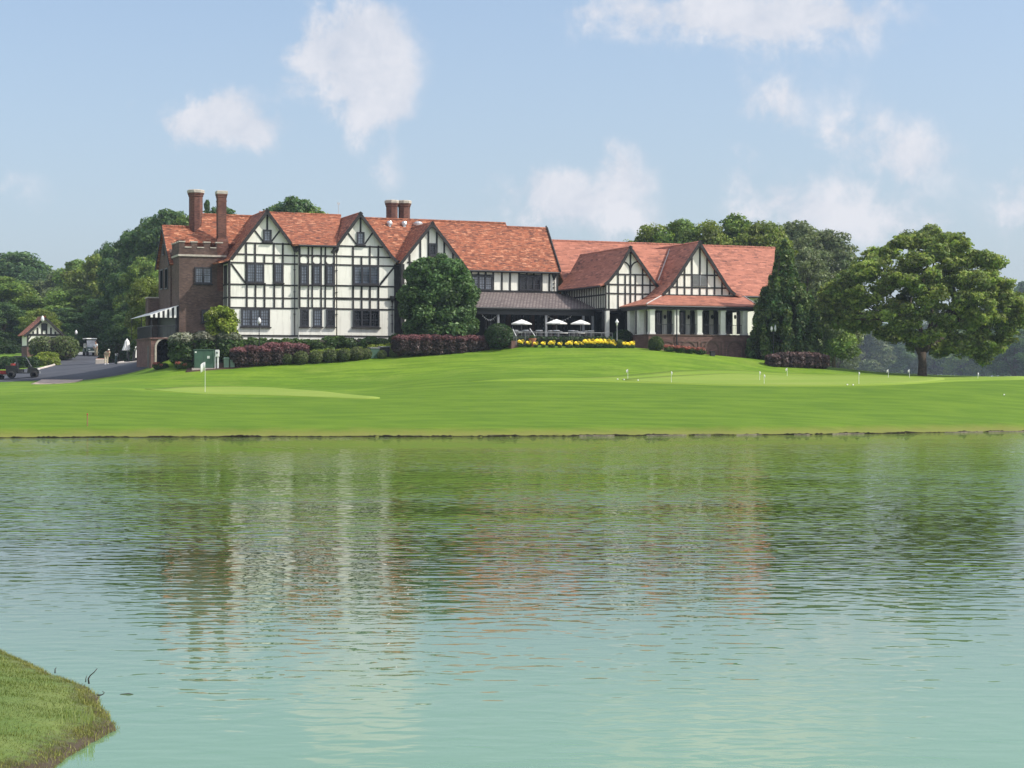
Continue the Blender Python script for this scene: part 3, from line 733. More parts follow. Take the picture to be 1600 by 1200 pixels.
# left wall of wing 4, close-studded
zt4 = f5.p(705, 640).z
mb = MB(); mb.box((ul4, V4 + .35, zb4), (ul4 + .3, 1.5, zt4)); P('wall', mb, M['stucco'])
mb = MB()
for v in np.arange(V4 + .25, 1.3, .36): mb.box((ul4 - .045, v - .07, zb4), (ul4, v + .07, zt4))
zm = f5.p(705, 735).z
for z, w in ((zb4 + .1, .2), (zm, .13), (zt4 - .05, .13)): mb.box((ul4 - .052, V4 + .02, z - w / 2), (ul4, 1.4, z + w / 2))
P('timber_framing', mb, M['timber'])
eb = MB(); eb.box((g4r[0][0] - .02, V4 - OV, g4r[0][1] - .24), (g4r[0][0] + .10, 2.0, g4r[0][1] - .17)); eb.tube([(g4r[0][0] - .06, V4 - OV, g4r[0][1] - .14), (g4r[0][0] - .06, 2.0, g4r[0][1] - .14)], .07, 8); P('gutter', eb, M['trim'])
# open ground floor under wing 4
zfl = pv(930, 524, V4).z
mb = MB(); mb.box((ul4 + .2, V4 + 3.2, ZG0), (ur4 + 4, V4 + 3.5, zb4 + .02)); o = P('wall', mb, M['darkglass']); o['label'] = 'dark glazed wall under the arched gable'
mb = MB(); mb.box((ul4, V4 + .0, zb4 - .02), (ur4 + 4, 1.2, zb4 + .1)); P('ceiling', mb, M['trim'])
mb = MB(); mb.box((ul4 + .1, V4 + 3.5, ZG0), (ul4 + .3, 1.5, zb4 + .02)); P('wall', mb, M['timber'])
for px, v, w, m in ((926, V4 + 2.2, .2, 'rail'), (943, V4 + .35, .26, 'trim'), (948.5, V4 + .12, .33, 'offwhite'), (979, V4 + .2, .3, 'trim')):
    q = pv(px, 500, v); c = MB(); c.bbox((q.x - w / 2, v - w / 2, zfl - 2), (q.x + w / 2, v + w / 2, zb4), .02); P('column', c, M[m])

# --- lean-to roof T between gables 4 and 5 ---------------------------
rT = pv(1020, 389, -5); eT = pv(1027, 446, -8.15)
u_a = pv(992, 389, -5).x; u_b = pv(1055, 389, -5).x
kk = (rT.z - eT.z) / 3.15
mb = MB(); mb.slab([(pv(1030, 446, -8.12).x, -8.12, rT.z - kk * 3.12), (u_b + 1.5, -8.12, rT.z - kk * 3.12), (u_b + 1.5, -5, rT.z), (u_a - 1, -5, rT.z)], .16); mb.slab([(u_a - 1, -5, rT.z), (u_b + 1.5, -5, rT.z), (u_b + 1.5, -1.5, rT.z - 1.5), (u_a - 1, -1.5, rT.z - 1.5)], .16); P('roof', mb, M['roof2'])
# --- gable 5 ----------------------------------------------------------
V5 = -10.0
f6 = Face(ZG, V5)
g5r = uz(ZG, V5 - OV, [(300, 762), (365, 722), (410, 675), (460, 625), (756, 175), (1045, 632), (1090, 690), (1130, 722), (1195, 752)])
g5w = uz(ZG, V5, [(405, 700), (465, 640), (756, 200), (1042, 650), (1095, 712)])
zb5 = f6.p(755, 750).z
ua5 = f6.p(380, 740).x; ub5 = f6.p(1120, 740).x
wall([(ua5, zb5 - .3), (ub5, zb5 - .3), g5w[4], g5w[3], g5w[2], g5w[1], g5w[0]], V5, V5 + .35)
gable_roof(g5r, V5 - OV, 4.5, 'roof2'); barge(g5r[1:-1], V5 - OV - .002, .26)
f6.h(535, 975, 526); f6.h(440, 1070, 656); f6.h(385, 1120, 738)
f6.vb(756, 200, 526); f6.vb(755, 656, 738)
for x, ya in ((673, 320), (830, 310)): f6.vb(x, ya, 738, .14)
for x, ya in ((597, 430), (520, 545), (440, 665), (908, 420), (986, 545), (1063, 665)): f6.vb(x, ya, 738, .14)
f6.build()
lv = MB(); a = f6.p(680, 532); b = f6.p(825, 650); mid = f6.p(756, 590).x
for u0, u1 in ((a.x, mid - .05), (mid + .05, b.x)):
    n = 9
    for i in range(n):
        z = b.z + (a.z - b.z) * (i + .5) / n; lv.slab([(u0, V5 - .09, z - .03), (u1, V5 - .09, z - .03), (u1, V5 + .0, z + .045), (u0, V5 + .0, z + .045)], .02)
lv.box((mid - .05, V5 - .10, b.z), (mid + .05, V5 + .01, a.z)); P('louvre', lv, M['rail'])
fl = MB(); fl.tube([pv(1047, 389, -5) + Vector((0, -.05, .12)), pv(1027.5, 441, -8.2) + Vector((0, -.1, .15))], .05, 6); P('flashing', fl, M['lead'])

# --- hipped porch roof around gable 5 ----------------------------------
VP = -13.0
cA = pv(1010, 476.3, VP); cB = pv(1186, 477.6, VP); ze = (cA.z + cB.z) / 2; ueL, ueR = cA.x, cB.x
utL = pv(1036, 461, V5).x; utR = pv(1163, 462, V5).x; zt = zb5 + .02
mb = MB()
mb.slab([(ueL, VP, ze), (ueR, VP, ze), (utR, V5, zt), (utL, V5, zt)], .14)
mb.slab([(ueL, VP, ze), (utL, V5, zt), (utL, 0, zt), (ueL, 0, ze)], .14)
mb.slab([(ueR, VP, ze), (ueR, 1.0, ze), (utR, 1.0, zt), (utR, V5, zt)], .14)
P('porch_roof', mb, M['roof2'])
for p, q in (((ueL, VP, ze), (utL, V5, zt)), ((ueR, VP, ze), (utR, V5, zt))):
    fl = MB(); fl.tube([Vector(p) + Vector((0, 0, .03)), Vector(q) + Vector((0, 0, .03))], .055, 6); P('hip_flashing', fl, M['lead'])
mb = MB(); mb.box((ueL + .12, VP + .12, ze - .40), (ueR - .12, VP + .40, ze - .12)); mb.box((ueL + .12, VP + .40, ze - .40), (ueL + .40, -3, ze - .12)); mb.box((ueR - .40, VP + .40, ze - .40), (ueR - .12, 0, ze - .12)); P('beam', mb, M['trim'])
eave_board(ueL, ueR, VP, ze - .05, .18)
mb = MB(); mb.box((ueL + .02, VP + .4, ze - .13), (ueR - .02, 0, ze - .09)); P('ceiling', mb, M['trim'])
VF = VP + .45                            # column line
zpf = pv(1090, 523, VF).z; ubl = pv(1011, 530, VF).x; ubr = pv(1169, 530, VF).x; ztop = ze - .38
bs = MB(); bs.box((ubl, VF - .3, ZG0 - 1.5), (ubr, VF + .1, zpf - .10)); bs.box((ubl, VF + .1, ZG0 - 1.5), (ubl + .4, V4 + .5, zpf - .10)); bs.box((ubr - .4, VF + .1, ZG0 - 1.5), (ubr, 1, zpf - .10)); P('porch_base', bs, M['porchbrick'])
cp = MB(); cp.box((ubl - .05, VF - .36, zpf - .10), (ubr + .05, 1, zpf)); P('porch_floor', cp, M['brick'])
ar = MB()                                # blind arches and rectangular panels in relief
for cx in (590, 773, 980, 1190):
    q = pv(*ZC(cx, 600), VF - .3); u = q.x; r = .62; zc = pv(*ZC(cx, 600), VF - .3).z - .05; zt_ = pv(*ZC(cx, 535), VF - .3).z
    pts_o = [(u + (r + .12) * math.cos(t), zc + (r + .12) * math.sin(t)) for t in np.linspace(0, PI, 13)]
    pts_i = [(u + r * math.cos(t), zc + r * math.sin(t)) for t in np.linspace(PI, 0, 13)]
    ar.prism(pts_o + pts_i, VF - .36, VF - .29)
    ar.box((u + r, VF - .36, zc - 2), (u + r + .12, VF - .29, zc)); ar.box((u - r - .12, VF - .36, zc - 2), (u - r, VF - .29, zc))
    ar.box((u - .98, VF - .345, zt_ - .06), (u + .98, VF - .29, zt_)); ar.box((u - .98, VF - .345, zc - 2), (u - .91, VF - .29, zt_ - .06)); ar.box((u + .91, VF - .345, zc - 2), (u + .98, VF - .29, zt_ - .06))
P('blind_arch', ar, M['brick'])
for px in (1018, 1056, 1092, 1128.5, 1163):
    u = pv(px, 500, VF).x; w = .46; c = MB(); c.bbox((u - w / 2, VF - w / 2 + .05, zpf), (u + w / 2, VF + w / 2 + .05, ztop + .1), .02)
    c.box((u - w / 2 - .04, VF - w / 2 + .01, zpf), (u + w / 2 + .04, VF + w / 2 + .09, zpf + .16)); c.box((u - w / 2 - .04, VF - w / 2 + .01, ztop - .12), (u + w / 2 + .04, VF + w / 2 + .09, ztop - .003)); P('column', c, M['offwhite'])
for px in (1000.5, 985.5):
    q = pu(px, 500, ubl + .25); w = .46; c = MB(); c.bbox((q.x - w / 2, q.y - w / 2, zpf), (q.x + w / 2, q.y + w / 2, ztop + .1), .02); P('column', c, M['offwhite'])
# back wall of the porch: pale piers with dark glazed openings
VBK = V5 + .1
mb = MB(); mb.box((ubl + .3, VBK, zpf), (ubr - .3, VBK + .3, ztop + .3)); P('wall', mb, M['stucco'])
fk = Face(ZC, VBK)
for i, (xa, xb) in enumerate(((300, 372), (398, 462), (478, 535), (585, 650), (690, 745), (790, 850), (898, 955), (998, 1055), (1105, 1165), (1205, 1262))):
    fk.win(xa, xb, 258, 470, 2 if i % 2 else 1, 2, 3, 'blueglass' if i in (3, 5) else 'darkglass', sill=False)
for cx in (560, 770, 980, 1185):
    q = fk.p(cx, 320); s = MB(); s.lathe([(.02, .22), (.09, .18), (.11, 0), (.05, -.14)], (q.x, VBK - .14, q.z), 8); P('wall_lantern', s, M['trim'])
rl = MB()
for a, b in zip((1018, 1056, 1092, 1128.5), (1056, 1092, 1128.5, 1163)):
    ua = pv(a, 500, VF).x + .23; ub = pv(b, 500, VF).x - .23
    rl.box((ua, VF + .03, zpf + .82), (ub, VF + .07, zpf + .86)); 
    for u in np.arange(ua + .08, ub, .14): rl.box((u, VF + .04, zpf), (u + .018, VF + .06, zpf + .82))
P('railing', rl, M['trim'])

# --- tiled veranda in front of the upper wall ---------------------------
eP = pv(830, 480.6, -6.0); tP = pv(800, 457, .45)
pa = pv(700, 480, -6).x; pb = ul4 - .06
mb = MB(); mb.slab([(pa, -6.0, eP.z), (pb, -6.0, eP.z), (pb, .49, tP.z), (pa, .49, tP.z)], .14); P('veranda_roof', mb, M['porchroof'])
eave_board(pa, pb, -6.0, eP.z, .24)
mb = MB(); mb.box((pa, -5.75, eP.z - .62), (pb, -5.5, eP.z - .22)); P('beam', mb, M['trim'])
mb = MB(); mb.box((pa, -5.5, eP.z - .2), (pb, .4, eP.z - .15)); P('ceiling', mb, M['trim'])
zpa = 6.42
for px in (778, 852.7, 911):
    u = pv(px, 500, -5.6).x; c = MB(); c.bbox((u - .10, -5.72, zpa - .4), (u + .10, -5.52, eP.z - .3), .015); P('post', c, M['rail'])
fv = Face(Z8, .42)
mb = MB(); mb.box((pa, .425, zpa - 1), (pb, .49, eP.z)); o = P('wall', mb, M['timber']); o['label'] = 'dark timber wall at the back of the veranda'
for xa, xb in ((600, 640), (845, 885), (1080, 1125)):
    a = fv.p(xa, 455); b = fv.p(xb, 660); c = MB(); c.box((a.x, .05, zpa - .5), (b.x, .42, eP.z - .15)); P('pier', c, M['porchbrick'])
for xa, xb, n in ((375, 500, 3), (520, 590, 2), (650, 840, 5), (895, 1010, 3), (1135, 1300, 4), (1310, 1400, 2)):
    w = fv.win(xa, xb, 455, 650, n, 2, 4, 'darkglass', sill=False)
    a = fv.p(xa, 455); b = fv.p(xb, 650); bl = MB(); lw = (b.x - a.x - .2) / (n * 2); rr = random.Random(xa)
    for i in range(n * 2):
        for j in range(4):
            if rr.random() < (.55 if j != 1 else .25) * (1 if xa < 1100 else .25):
                zz = b.z + .12 + (a.z - b.z - .24) * j / 4; uu = a.x + .1 + lw * i
                bl = MB(); bl.box((uu + .05, .396, zz + .05), (uu + lw - .05, .3985, zz + (a.z - b.z) * rr.uniform(.12, .2))); P('pale_patch', bl, M['pale_patch'], w)  # pale patches over the panes: room light and sheer curtains put into colour
# string of small lamps under the veranda
sl_ = MB()
for ua, ub in ((pv(752, 490, -5.3).x, pv(778, 490, -5.3).x), (pv(853, 490, -5.3).x, pv(895, 490, -5.3).x)):
    pts = [(ua + (ub - ua) * t, -5.3, eP.z - .55 - .5 * math.sin(PI * t)) for t in np.linspace(0, 1, 12)]; sl_.tube(pts, .012, 4)
    for p in pts[1:-1]: sl_.lathe([(.01, 0), (.035, -.04), (.04, -.08), (.01, -.12)], p, 6)
P('string_lights', sl_, M['lamp'])

# --- brick wing -----------------------------------------------------------
uw0 = pv(280, 470, VW).x; uw1 = uL + .25
vw1 = pu(268, 470, uw0).y
zc = pv(310, 399, VW).z; zpt = pv(310, 379, VW).z; zcr = pv(310, 387, VW).z
mb = MB(); mb.box((uw0, VW, 3.6), (uw1, vw1, zcr - .02)); o = P('wall', mb, M['brick']); o['label'] = 'brown brick wall of the battlemented wing'
par = MB()
def merlons(a, b, fixed, axis_):
    L_ = b - a; n = max(1, round(L_ / 1.35)); 
    return [(a + L_ * (i + .0) / n, a + L_ * (i + .52) / n) for i in range(n)]
mf = [(pv(Z2(x0, 0)[0], 380, VW).x, pv(Z2(x1, 0)[0], 380, VW).x) for x0, x1 in ((400, 457), (527, 587), (660, 722), (785, 850))]
for a, b in mf: par.box((a, VW + .002, zcr - .02), (b, VW + .35, zpt))
for t in (.08, .45, .8):
    v = VW + .35 + (vw1 - VW - .7) * t; par.box((uw0 + .002, v + .1, zcr - .02), (uw0 + .35, v + .75, zpt))
P('battlement', par, M['brick'])
cap = MB()
for a, b in mf: cap.box((a - .05, VW - .05, zpt), (b + .05, VW + .40, zpt + .10))
prev = uw0
for i in range(len(mf) - 1): cap.box((mf[i][1] + .0, VW - .05, zcr - .02), (mf[i + 1][0], VW + .40, zcr + .07))
for t in (.08, .45, .8):
    v = VW + .35 + (vw1 - VW - .7) * t; cap.box((uw0 - .05, v + .05, zpt), (uw0 + .40, v + .80, zpt + .10))
cap.box((uw0 - .09, VW - .09, zc - .10), (uw1, VW + .02, zc + .06)); cap.box((uw0 - .09, VW + .02, zc - .10), (uw0 + .02, vw1, zc + .06))
P('stone_coping', cap, M['stone'])
fw = Face(Z2, VW)
fw.win(560, 738, 915, 1092, 2, 3, 6); Face(Z3, VW).win(765, 860, 425, 560, 1, 3, 5, 'darkglass')
# gable end behind the tower block, facing the drive
ug = uw0 - .12
vg0 = pu(267.7, 406, ug).y; vg1 = pu(247.7, 410, ug).y; zge = pu(267.7, 406, ug).z
vgm = (vg0 + vg1) / 2 + .1; zgp = pu(256.5, 353.5, ug).z
mb = MB(); mb.prismu([(vw1 - .1, 3.6), (vg1, 3.6), (vg1, zge), (vgm, zgp - .1), (vg0, zge), (vw1 - .1, zge)], ug, ug + .4); mb.box((ug + .4, vg1 - .4, 3.6), (uw1 + 3, vg1, zge)); P('wall', mb, M['brick'])
mb = MB(); ur = pv(352, 352, vgm).x + 2.5
for a, b in (((vg0 - .3, zge - .35), (vgm, zgp)), ((vgm, zgp), (vg1 + .3, zge - .35))): mb.slab([(ug - .22, a[0], a[1]), (ur, a[0], a[1]), (ur, b[0], b[1]), (ug - .22, b[0], b[1])], .16)
n = 22
for i in range(n): mb.tube([(ug - .22 + (ur - ug) * i / n, vgm, zgp - .02), (ug - .22 + (ur - ug) * (i + 1) / n - .02, vgm, zgp - .02)], [.13, .12], 6)
P('roof', mb, M['roof'])
mb = MB()
for a, b in (((vg0 - .3, zge - .35), (vgm, zgp)), ((vgm, zgp), (vg1 + .3, zge - .35))): mb.bar((ug - .225, a[0], a[1] - .14), (ug - .225, b[0], b[1] - .14), .25, .05, (-1, 0, 0))
P('bargeboard', mb, M['timber'])
for (xa, ya, xb, yb) in ((205, 945, 235, 1135), (255, 930, 285, 1130), (232, 680, 246, 780)):
    a = pu(*Z2(xa, ya), ug); b = pu(*Z2(xb, yb), ug); c = MB(); v0, v1 = sorted((a.y, b.y)); v1 = max(v1, v0 + .3)
    c.box((ug - .06, v0, b.z), (ug + .01, v0 + .09, a.z)); c.box((ug - .06, v1 - .09, b.z), (ug + .01, v1, a.z)); c.box((ug - .056, v0, a.z - .09), (ug + .01, v1, a.z)); c.box((ug - .10, v0 - .05, b.z - .09), (ug + .01, v1 + .05, b.z))
    w = P('window', c, M['frame']); g = MB(); g.box((ug - .02, v0 + .05, b.z + .02), (ug - .012, v1 - .05, a.z - .05)); P('pane', g, M['void'], w)
# terrace with arched undercroft and striped awning
ut0 = pv(236, 540, VW - .05).x; vt1 = pu(213.5, 535, ut0).y; ztf = pv(255, 527.5, VW).z
q = pv(258, 543, VW - .05); ra = .70
pts = [(ut0, 3.2), (q.x - ra, 3.2), (q.x - ra, q.z)] + [(q.x + ra * math.cos(t), q.z + ra * math.sin(t)) for t in np.linspace(PI, 0, 15)][1:-1] + [(q.x + ra, q.z), (q.x + ra, 3.2), (uw0 + .3, 3.2), (uw0 + .3, ztf - .12), (ut0, ztf - .12)]
mb = MB(); mb.prism(pts, VW - .05, VW + .35); mb.box((ut0, VW + .35, 3.2), (ut0 + .35, vt1, ztf - .12)); o = P('undercroft', mb, M['porchbrick']); o['label'] = 'brick terrace wall with one round arch'
mb = MB()
ro, ri = ra + .16, ra
mb.prism([(q.x + ro * math.cos(t), q.z + ro * math.sin(t)) for t in np.linspace(0, PI, 15)] + [(q.x + ri * math.cos(t), q.z + ri * math.sin(t)) for t in np.linspace(PI, 0, 15)], VW - .10, VW - .04); mb.box((q.x - ro, VW - .10, 3.2), (q.x - ri, VW - .04, q.z)); mb.box((q.x + ri, VW - .10, 3.2), (q.x + ro, VW - .04, q.z)); P('arch_ring', mb, M['stone'])
a = pu(231.5, 545, ut0); mb = MB(); mb.prismu([(a.y - .3, 3.2), (a.y + .3, 3.2), (a.y + .3, a.z)] + [(a.y + .3 * math.cos(t), a.z + .3 * math.sin(t)) for t in np.linspace(0, PI, 9)][1:-1] + [(a.y - .3, a.z)], ut0 - .01, ut0 + .02); P('niche', mb, M['trim'])
mb = MB(); mb.box((ut0 + .5, VW + 1.2, 3.2), (uw0, VW + 1.3, ztf - .13)); P('gate', mb, M['darkglass'])
mb = MB(); mb.box((ut0 - .08, VW - .14, ztf - .12), (uw0 + .02, vt1 + .1, ztf)); P('terrace_slab', mb, M['porchbrick'])
mb = MB()
for k in np.arange(ut0 + .05, uw0 - .02, .13): mb.box((k, VW + .02, ztf), (k + .022, VW + .045, ztf + .95))
for k in np.arange(VW + .1, vt1, .13): mb.box((ut0 + .05, k, ztf), (ut0 + .072, k + .022, ztf + .95))
mb.box((ut0 + .03, VW, ztf + .95), (uw0, VW + .06, ztf + 1.01)); mb.box((ut0 + .03, VW + .06, ztf + .95), (ut0 + .09, vt1, ztf + 1.01)); P('railing', mb, M['trim'])
aw0 = pv(235, 492, VW + .2); awt = pv(278.5, 477, VW + .2); awv = pu(203.5, 498, aw0.x).y
aw = MB()
for i in range(12):                      # stripes run down the slope
    v0 = VW + .2 + (awv - VW - .2) * i / 12; v1 = VW + .2 + (awv - VW - .2) * (i + 1) / 12
    aw.slab([(aw0.x, v0, aw0.z), (uw0 + .02, v0, awt.z), (uw0 + .02, v1, awt.z), (aw0.x, v1, aw0.z)], .03, 0)
ns = 12; zlo = pv(260, 494, VW + .2).z
for i in range(ns):
    ua = aw0.x + (uw0 - aw0.x) * i / ns; ub = aw0.x + (uw0 - aw0.x) * (i + 1) / ns; za = aw0.z + (awt.z - aw0.z) * i / ns; zb = aw0.z + (awt.z - aw0.z) * (i + 1) / ns
    aw.prism([(ua, zlo - .12 - .03 * (i % 2)), (ub, zlo - .12 - .03 * (i % 2)), (ub, zb - .035), (ua, za - .035)], VW + .16, VW + .2, i % 2)
P('awning', aw, [M['blackcanvas'], M['canvas']] if False else [M['canvas'], M['blackcanvas']])
mb = MB()
for v in (VW + .25, (VW + awv) / 2, awv - .1):
    mb.box((aw0.x + .1, v, ztf), (aw0.x + .16, v + .06, aw0.z))
mb.box((uw0 - .25, VW + .3, ztf), (uw0 - .02, awv, aw0.z + .5)); P('post', mb, M['trim'])
mb = MB(); a = pu(224, 466, ut0 + .2); ubk = pv(231, 470, vg1).x; vpb = vg1 + 1.2; zpb = pv(240, 466, vg1).z; mb.box((ubk, vg1 - .2, 3.6), (ug, vpb, zpb)); o = P('wall', mb, M['brick']); 
cap = MB(); cap.box((ubk - .08, vg1 - .28, zpb), (ug, vpb + .1, zpb + .1)); P('stone_coping', cap, M['stone'])

# --- chimneys, vents, rain pipes --------------------------------------------
def chimney(px, py_top, py_bot, v, r, n, cap_h=.35, belts=(.16,), rot=0.0, taper=None):
    t = pv(px, py_top, v); b = pv(px, py_bot, v); H = t.z - b.z
    prof = [(r, -.6), (r, H * (1 - belts[0]) - .05), (r * 1.07, H * (1 - belts[0]) - .05), (r * 1.07, H * (1 - belts[0]) + .06), (r * 1.0, H * (1 - belts[0]) + .06), (r, H - .62), (r * 1.10, H - .55), (r * 1.10, H - .46), (r * 1.2, H - .38), (r * 1.2, H - .27)]
    mb = MB(); mb.lathe(prof, (t.x, v, b.z), n, 0, rot)
    ch = P('chimney', mb, M['chimbrick'])
    c = MB(); c.lathe([(r * 1.28, H - .272), (r * 1.28, H - .06), (r * 1.18, H), (r * .7, H), (r * .7, H - .15)], (t.x, v, b.z), n, 0, rot); P('chimney_cap', c, M['stone'], ch)
    return ch, (t.x, v, b.z, H)
ch, g = chimney(306, 297, 352, vgm, .60, 8, rot=PI / 8)
ch, g = chimney(346, 298.5, 400, VW + .5, .50, 4, rot=PI / 4)
mb = MB(); mb.box((g[0] - .46, VW - .02, g[2] - 3), (g[0] + .46, VW + 1.0, g[2] + 1.2)); mb.slab([(g[0] - .46, VW - .02, g[2] + 1.2), (g[0] + .46, VW - .02, g[2] + 1.2), (g[0] + .42, VW + .4, g[2] + 1.7), (g[0] - .42, VW + .4, g[2] + 1.7)], .3); P('chimney_base', mb, M['chimbrick'], ch)
chimney(612.4, 313, 346, VR + .5, .52, 8, rot=PI / 8); chimney(631.6, 313.5, 346, VR + .5, .52, 8, rot=PI / 8)
for px, py, v, r in ((608.7, 352, 4.2, .22), (631.5, 352.5, 4.2, .22), (653, 353, 4.4, .36)):
    t = on_slope(px, py); mb = MB(); zt_ = t.z; v = t.y
    mb.lathe([(r * .75, -.3), (r * .75, .05), (r * 1.15, .05), (r * 1.2, .22), (r * .9, .36), (r * .2, .42)], (t.x, v, zt_), 12); P('roof_vent', mb, M['metal'])
t = pv(529, 334, VR); mb = MB(); mb.tube([(t.x, VR, t.z), (t.x, VR, t.z + .9)], .03, 6); mb.box((t.x - .12, VR - .02, t.z + .8), (t.x + .12, VR + .02, t.z + 1.0)); P('vent_pipe', mb, M['metal'])
def downpipe(x, ytop, ybot, zf, v):
    a = pv(*zf(x, ytop), v); b = pv(*zf(x, ybot), v); mb = MB()
    mb.tube([(a.x, v - .12, a.z), (a.x, v - .12, b.z)], .05, 8); mb.lathe([(.07, -.38), (.10, -.30), (.20, -.05), (.22, .12), (.22, .18)], (a.x, v - .14, a.z), 8)
    for i in range(1, 4): mb.box((a.x - .08, v - .18, a.z + (b.z - a.z) * i / 4), (a.x + .08, v + .02, a.z + (b.z - a.z) * i / 4 + .05))
    return P('downpipe', mb, M['trim'])
downpipe(866, 515, 1440, Z4, -.02); downpipe(1303, 525, 1440, Z4, -.02); downpipe(1100, 740, 905, Z7, .5)
downpipe(*(1213, 440, 800), Z5, -.02); downpipe(1300, 70, 700, Z5, -.3)
q = pv(1053.5, 480, VP + .1); mb = MB(); mb.tube([(pv(1057.5, 480, VF - .42).x, VF - .42, ze - .3), (pv(1057.5, 480, VF - .42).x, VF - .42, 5)], .055, 8); P('downpipe', mb, M['trim'])

# ------------------------------------------------------------------ foliage
def leaf_cloud(name, lobes, n, size, m, seed=0, parent=None, flat=.5, warm=.35, up=.25, aspect=1.7, vary=.35, per_lobe=.22, shell=.55, sun_warm=0.0):
    """n small leaf faces spread through the given ellipsoids (cx,cy,cz,rx,ry,rz)"""
    r = np.random.RandomState(seed); lobes = np.asarray(lobes, float)
    wgt = (lobes[:, 3] * lobes[:, 4] * lobes[:, 5]) ** (2 / 3.); li = r.choice(len(lobes), n, p=wgt / wgt.sum())
    d = r.normal(size=(n, 3)); d /= np.linalg.norm(d, axis=1)[:, None]
    rad = shell + (1.06 - shell) * r.rand(n) ** .7
    rad = np.where(r.rand(n) < .12, rad * r.uniform(.3, 1, n), rad)
    c = lobes[li, :3] + d * lobes[li, 3:] * rad[:, None]
    nrm = d * .7 + r.normal(size=(n, 3)) * .55 + np.array([0, 0, up]); nrm /= np.linalg.norm(nrm, axis=1)[:, None]
    t = r.normal(size=(n, 3)); t[:, 2] *= flat; t -= nrm * (t * nrm).sum(1)[:, None]; t /= np.linalg.norm(t, axis=1)[:, None] + 1e-9
    b = np.cross(nrm, t); s = size * (.42 + 1.15 * r.rand(n) ** 1.6)[:, None] * .5
    bend = nrm * s * .35
    co = np.stack([c - t * s * aspect - bend, c + b * s + bend * .4, c + t * s * aspect - bend, c - b * s + bend * .4], 1).reshape(-1, 3)
    q = np.arange(n * 4).reshape(n, 4)
    lv = r.normal(size=len(lobes)); lw = r.rand(len(lobes))
    val = np.clip(1 + per_lobe * lv[li] + vary * r.normal(size=n) * .6, .45, 1.9)
    wm = np.clip(warm * (.4 + 1.2 * lw[li]) + .25 * r.normal(size=n), 0, 1)
    tint = np.stack([val, wm, np.zeros(n), np.ones(n)], 1).repeat(4, 0)
    return raw_mesh(name, co, q, m, tint=tint, parent=parent)

def sub_lobes(lobes, k, fr, seed, flat=.8):
    r = np.random.RandomState(seed); out = []
    for L_ in lobes:
        for _ in range(k):
            d = r.normal(size=3); d /= np.linalg.norm(d); d[2] = d[2] * .8 + .15
            s = fr * r.uniform(.7, 1.25); p = np.array(L_[:3]) + d * np.array(L_[3:]) * r.uniform(.55, .95)
            out.append([*p, L_[3] * s, L_[4] * s, L_[5] * s * flat])
    return out

def limb_tubes(mb, base, targets, r0, seed, sag=.12):
    r = random.Random(seed)
    for tg in targets:
        a = Vector(base); b = Vector(tg); n = 6; pts = []; rad = []
        L_ = (b - a).length; ox, oy = r.uniform(-.1, .1) * L_, r.uniform(-.1, .1) * L_
        for i in range(n + 1):
            t = i / n; p = a.lerp(b, t); p.z += sag * L_ * math.sin(PI * t); w = math.sin(PI * t)
            p.x += ox * w + r.uniform(-.02, .02) * L_; p.y += oy * w; pts.append(p); rad.append(r0 * (1 - .85 * t) + .01)
        mb.tube(pts, rad, 6)

def make_tree(name, label, cat, loc, h, w, seed, m, n, size, kind='round', group=None, trunk_h=.25, sub=6, per_lobe=.22, warm=.35):
    """trunk with limbs and a crown of leaf clumps; h and w in metres"""
    r = np.random.RandomState(seed); t = thing(name, label, cat, loc, 0, group); lobes = []
    cz0 = h * trunk_h; ch = h - cz0
    nl = 26
    for i in range(nl):
        f = (i + .5) / nl; a = i * 2.399 + r.uniform(-.5, .5)
        if kind == 'round': rad = math.sin(PI * (.12 + .80 * f)) ** .75
        elif kind == 'cone': rad = (1 - f) * 1.05 + .06
        elif kind == 'open': rad = math.sin(PI * (.25 + .6 * f))
        else: rad = .75 + .25 * math.sin(PI * f)
        rr = w / 2 * rad * r.uniform(.45, .85) * (1 if i < nl - 2 else .2); s = w * r.uniform(.13, .20) * (1 if kind != 'cone' else .65 * (1.15 - f) + .12) * (.75 if kind == 'open' else 1)
        lobes.append([rr * math.cos(a), rr * math.sin(a), cz0 + ch * (.04 + .90 * f), s, s, s * (.8 if kind != 'cone' else .9)])
    lobes.append([0, 0, h - w * .10, w * .09, w * .09, w * .10])
    leaf_cloud('crown', lobes + sub_lobes(lobes, sub, .5, seed), n, size, m, seed, t, per_lobe=per_lobe, warm=warm)
    tr = MB(); tr.tube([(0, 0, -.6), (.02 * h * r.uniform(-1, 1), 0, h * .35), (0, .02 * h * r.uniform(-1, 1), h * .85)], [h * .022 + .05, h * .016, .03], 7)
    limb_tubes(tr, (0, 0, h * trunk_h), [l[:3] for l in lobes[3:22:3]], h * .010, seed); tr.build('trunk', M['bark'], t, True)
    return t

